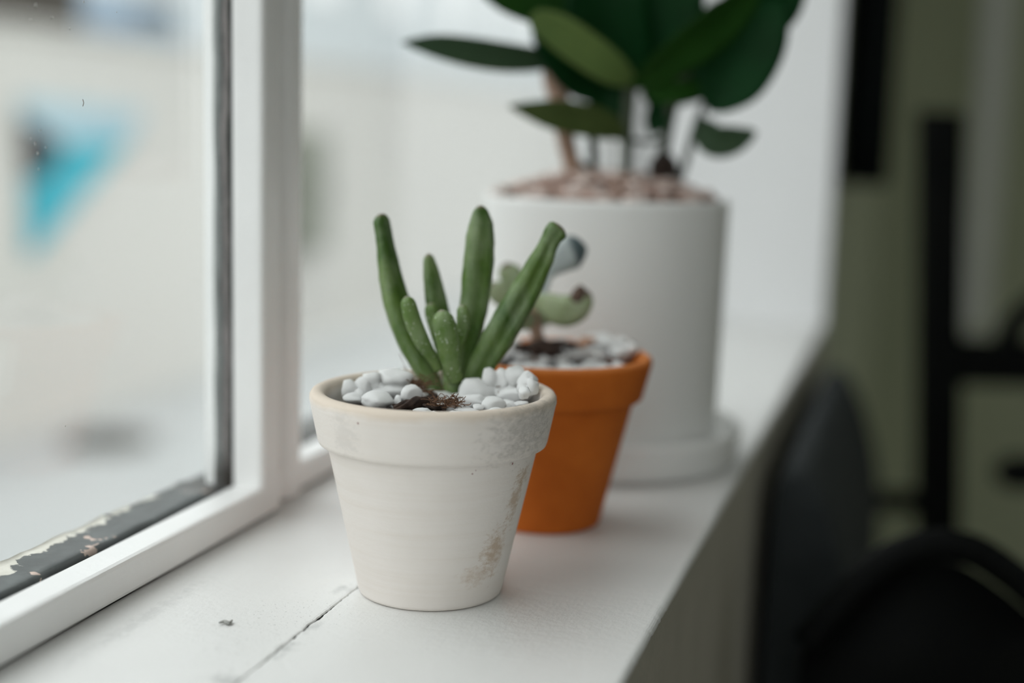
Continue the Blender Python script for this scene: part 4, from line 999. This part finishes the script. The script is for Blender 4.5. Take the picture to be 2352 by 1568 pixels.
blade('leaf', [(-0.013097, 0.23519, 0.20821), (-0.022198, 0.22636, 0.20588), (-0.034291, 0.21252, 0.20542), (-0.048681, 0.2001, 0.20669), (-0.065412, 0.18909, 0.20923), (-0.082092, 0.18018, 0.21082)], [0.00445, 0.00574, 0.00740, 0.00775, 0.00619, 0.00106], M_BROADG, big, phi=.25, cup=.15)
blade('leaf', [(0.013396, 0.24274, 0.18543), (0.0005589, 0.237, 0.1971), (-0.011691, 0.22935, 0.20963), (-0.026421, 0.22308, 0.22418)], [0.00447, 0.01334, 0.01434, 0.00548], M_BROAD, big, phi=.15)
blade('leaf', [(-0.0022417, 0.24036, 0.18948), (-0.010677, 0.23588, 0.19908), (-0.018998, 0.23143, 0.2075), (-0.026817, 0.22712, 0.21585)], [0.00560, 0.01003, 0.00888, 0.00221], M_BROAD, big, phi=.15)
blade('leaf', [(0.025229, 0.22947, 0.19371), (0.015736, 0.21845, 0.20079), (0.0018202, 0.21032, 0.21074), (-0.011313, 0.2045, 0.21945), (-0.023545, 0.20102, 0.22496)], [0.00196, 0.00798, 0.00941, 0.00852, 0.00425], M_BROADL, big, phi=-.3, cup=.12)
blade('leaf', [(0.0071727, 0.23472, 0.21662), (-0.0069673, 0.22654, 0.22454), (-0.022952, 0.21782, 0.23123), (-0.038676, 0.20919, 0.23677), (-0.054239, 0.20059, 0.24535)], [0.00551, 0.00875, 0.01043, 0.00971, 0.00321], M_BROADM, big, phi=.3, cup=.15)
blade('leaf', [(0.018206, 0.24619, 0.19003), (0.014555, 0.23891, 0.2061), (0.0094967, 0.23331, 0.22299), (0.007241, 0.23058, 0.23986), (0.0080264, 0.23289, 0.26555)], [0.00672, 0.01660, 0.02084, 0.02072, 0.00435], M_BROAD, big, phi=.15, cup=.15)
blade('leaf', [(0.022302, 0.25359, 0.19368), (0.02886, 0.2513, 0.21132), (0.033186, 0.24837, 0.2286), (0.03498, 0.2468, 0.24571), (0.036057, 0.24711, 0.27137)], [0.00677, 0.01677, 0.01994, 0.01982, 0.00438], M_BROAD, big, phi=-.25, cup=.15)
blade('leaf', [(0.023559, 0.22691, 0.19273), (0.036817, 0.22237, 0.20126), (0.053759, 0.22096, 0.21395), (0.068094, 0.22088, 0.22544), (0.083779, 0.22327, 0.24107)], [0.00218, 0.00860, 0.01169, 0.01160, 0.00629], M_BROADM, big, phi=.55, cup=.2)
blade('leaf', [(0.086302, 0.25934, 0.24043), (0.081174, 0.25372, 0.2249), (0.074717, 0.24981, 0.21061), (0.067886, 0.24578, 0.19523), (0.060902, 0.24379, 0.18138)], [0.00769, 0.01645, 0.01930, 0.01646, 0.00396], M_BROAD, big, phi=.1, cup=.2)
blade('leaf', [(0.051009, 0.25761, 0.19651), (0.058937, 0.25987, 0.21213), (0.068533, 0.26676, 0.22583), (0.078184, 0.27367, 0.23961)], [0.00673, 0.01676, 0.01793, 0.00899], M_BROAD, big, phi=-.2, cup=.1)
blade('leaf', [(0.041506, 0.25698, 0.20958), (0.059224, 0.25579, 0.21843), (0.076118, 0.25852, 0.22741), (0.090747, 0.26061, 0.23625), (0.10291, 0.262, 0.24921)], [0.00673, 0.01221, 0.01326, 0.01210, 0.00328], M_BROAD, big, phi=.2)
blade('leaf', [(-0.0066513, 0.2391, 0.19268), (-0.010811, 0.23584, 0.20346), (-0.014861, 0.23261, 0.21196), (-0.020993, 0.22878, 0.22034)], [0.00671, 0.01225, 0.01109, 0.00331], M_BROAD, big, phi=.3)
blade('leaf', [(0.0088642, 0.24352, 0.17983), (0.0023978, 0.2396, 0.19284), (-0.0065984, 0.23704, 0.20576), (-0.013545, 0.23506, 0.22301)], [0.00224, 0.01004, 0.01447, 0.00666], M_BROAD, big, phi=.1)
blade('leaf', [(0.019876, 0.23418, 0.16896), (0.010798, 0.22536, 0.17346), (-0.0010079, 0.21784, 0.17611), (-0.014729, 0.20977, 0.17825), (-0.033839, 0.20225, 0.18175)], [0.00288, 0.00723, 0.00850, 0.00715, 0.00086], M_BROADO, big, phi=.2, cup=.15)
blade('leaf', [(0.051697, 0.26404, 0.17935), (0.056554, 0.25503, 0.17222), (0.063434, 0.25075, 0.16751), (0.073524, 0.24947, 0.16865), (0.083784, 0.25031, 0.17242)], [0.00181, 0.00672, 0.00868, 0.00730, 0.00176], M_BROADG, big, phi=.3, cup=.15)
blade('leaf', [(0.057038, 0.25517, 0.19541), (0.050579, 0.24709, 0.19282), (0.042812, 0.24072, 0.19095), (0.034742, 0.23634, 0.18979), (0.027937, 0.2344, 0.19091)], [0.00223, 0.00509, 0.00617, 0.00505, 0.00176], M_BROADM, big, phi=.4, cup=.15)
blade('leaf', [(0.037267, 0.25993, 0.19081), (0.034842, 0.25716, 0.18399), (0.031584, 0.25416, 0.17651), (0.029491, 0.25356, 0.16885)], [0.00339, 0.00701, 0.00632, 0.00158], M_BROAD, big, phi=.2)
blade('leaf', [(0.004506, 0.2402, 0.194), (0.010521, 0.23984, 0.1875), (0.016092, 0.23934, 0.181), (0.020238, 0.24053, 0.17297)], [0.00558, 0.00668, 0.00490, 0.00111], M_BROAD, big, phi=.1)
blade('leaf', [(0.023584, 0.26019, 0.18721), (0.040289, 0.26703, 0.19895), (0.056906, 0.27385, 0.21293), (0.068722, 0.27929, 0.23569)], [0.00455, 0.01480, 0.01708, 0.01023], M_BROAD, big, phi=.1)
blade('leaf', [(0.01402, 0.25955, 0.19825), (-0.00015876, 0.25759, 0.21588), (-0.0098728, 0.2569, 0.23137), (-0.019714, 0.25618, 0.25128)], [0.00683, 0.01821, 0.02048, 0.00909], M_BROAD, big, phi=-.1)
blade('leaf', [(-0.01456, 0.24309, 0.19269), (-0.0075048, 0.24718, 0.19518), (6.5005e-05, 0.24934, 0.1965), (0.0066985, 0.25123, 0.19334)], [0.00226, 0.00633, 0.00633, 0.00226], M_BROAD, big, phi=.3)
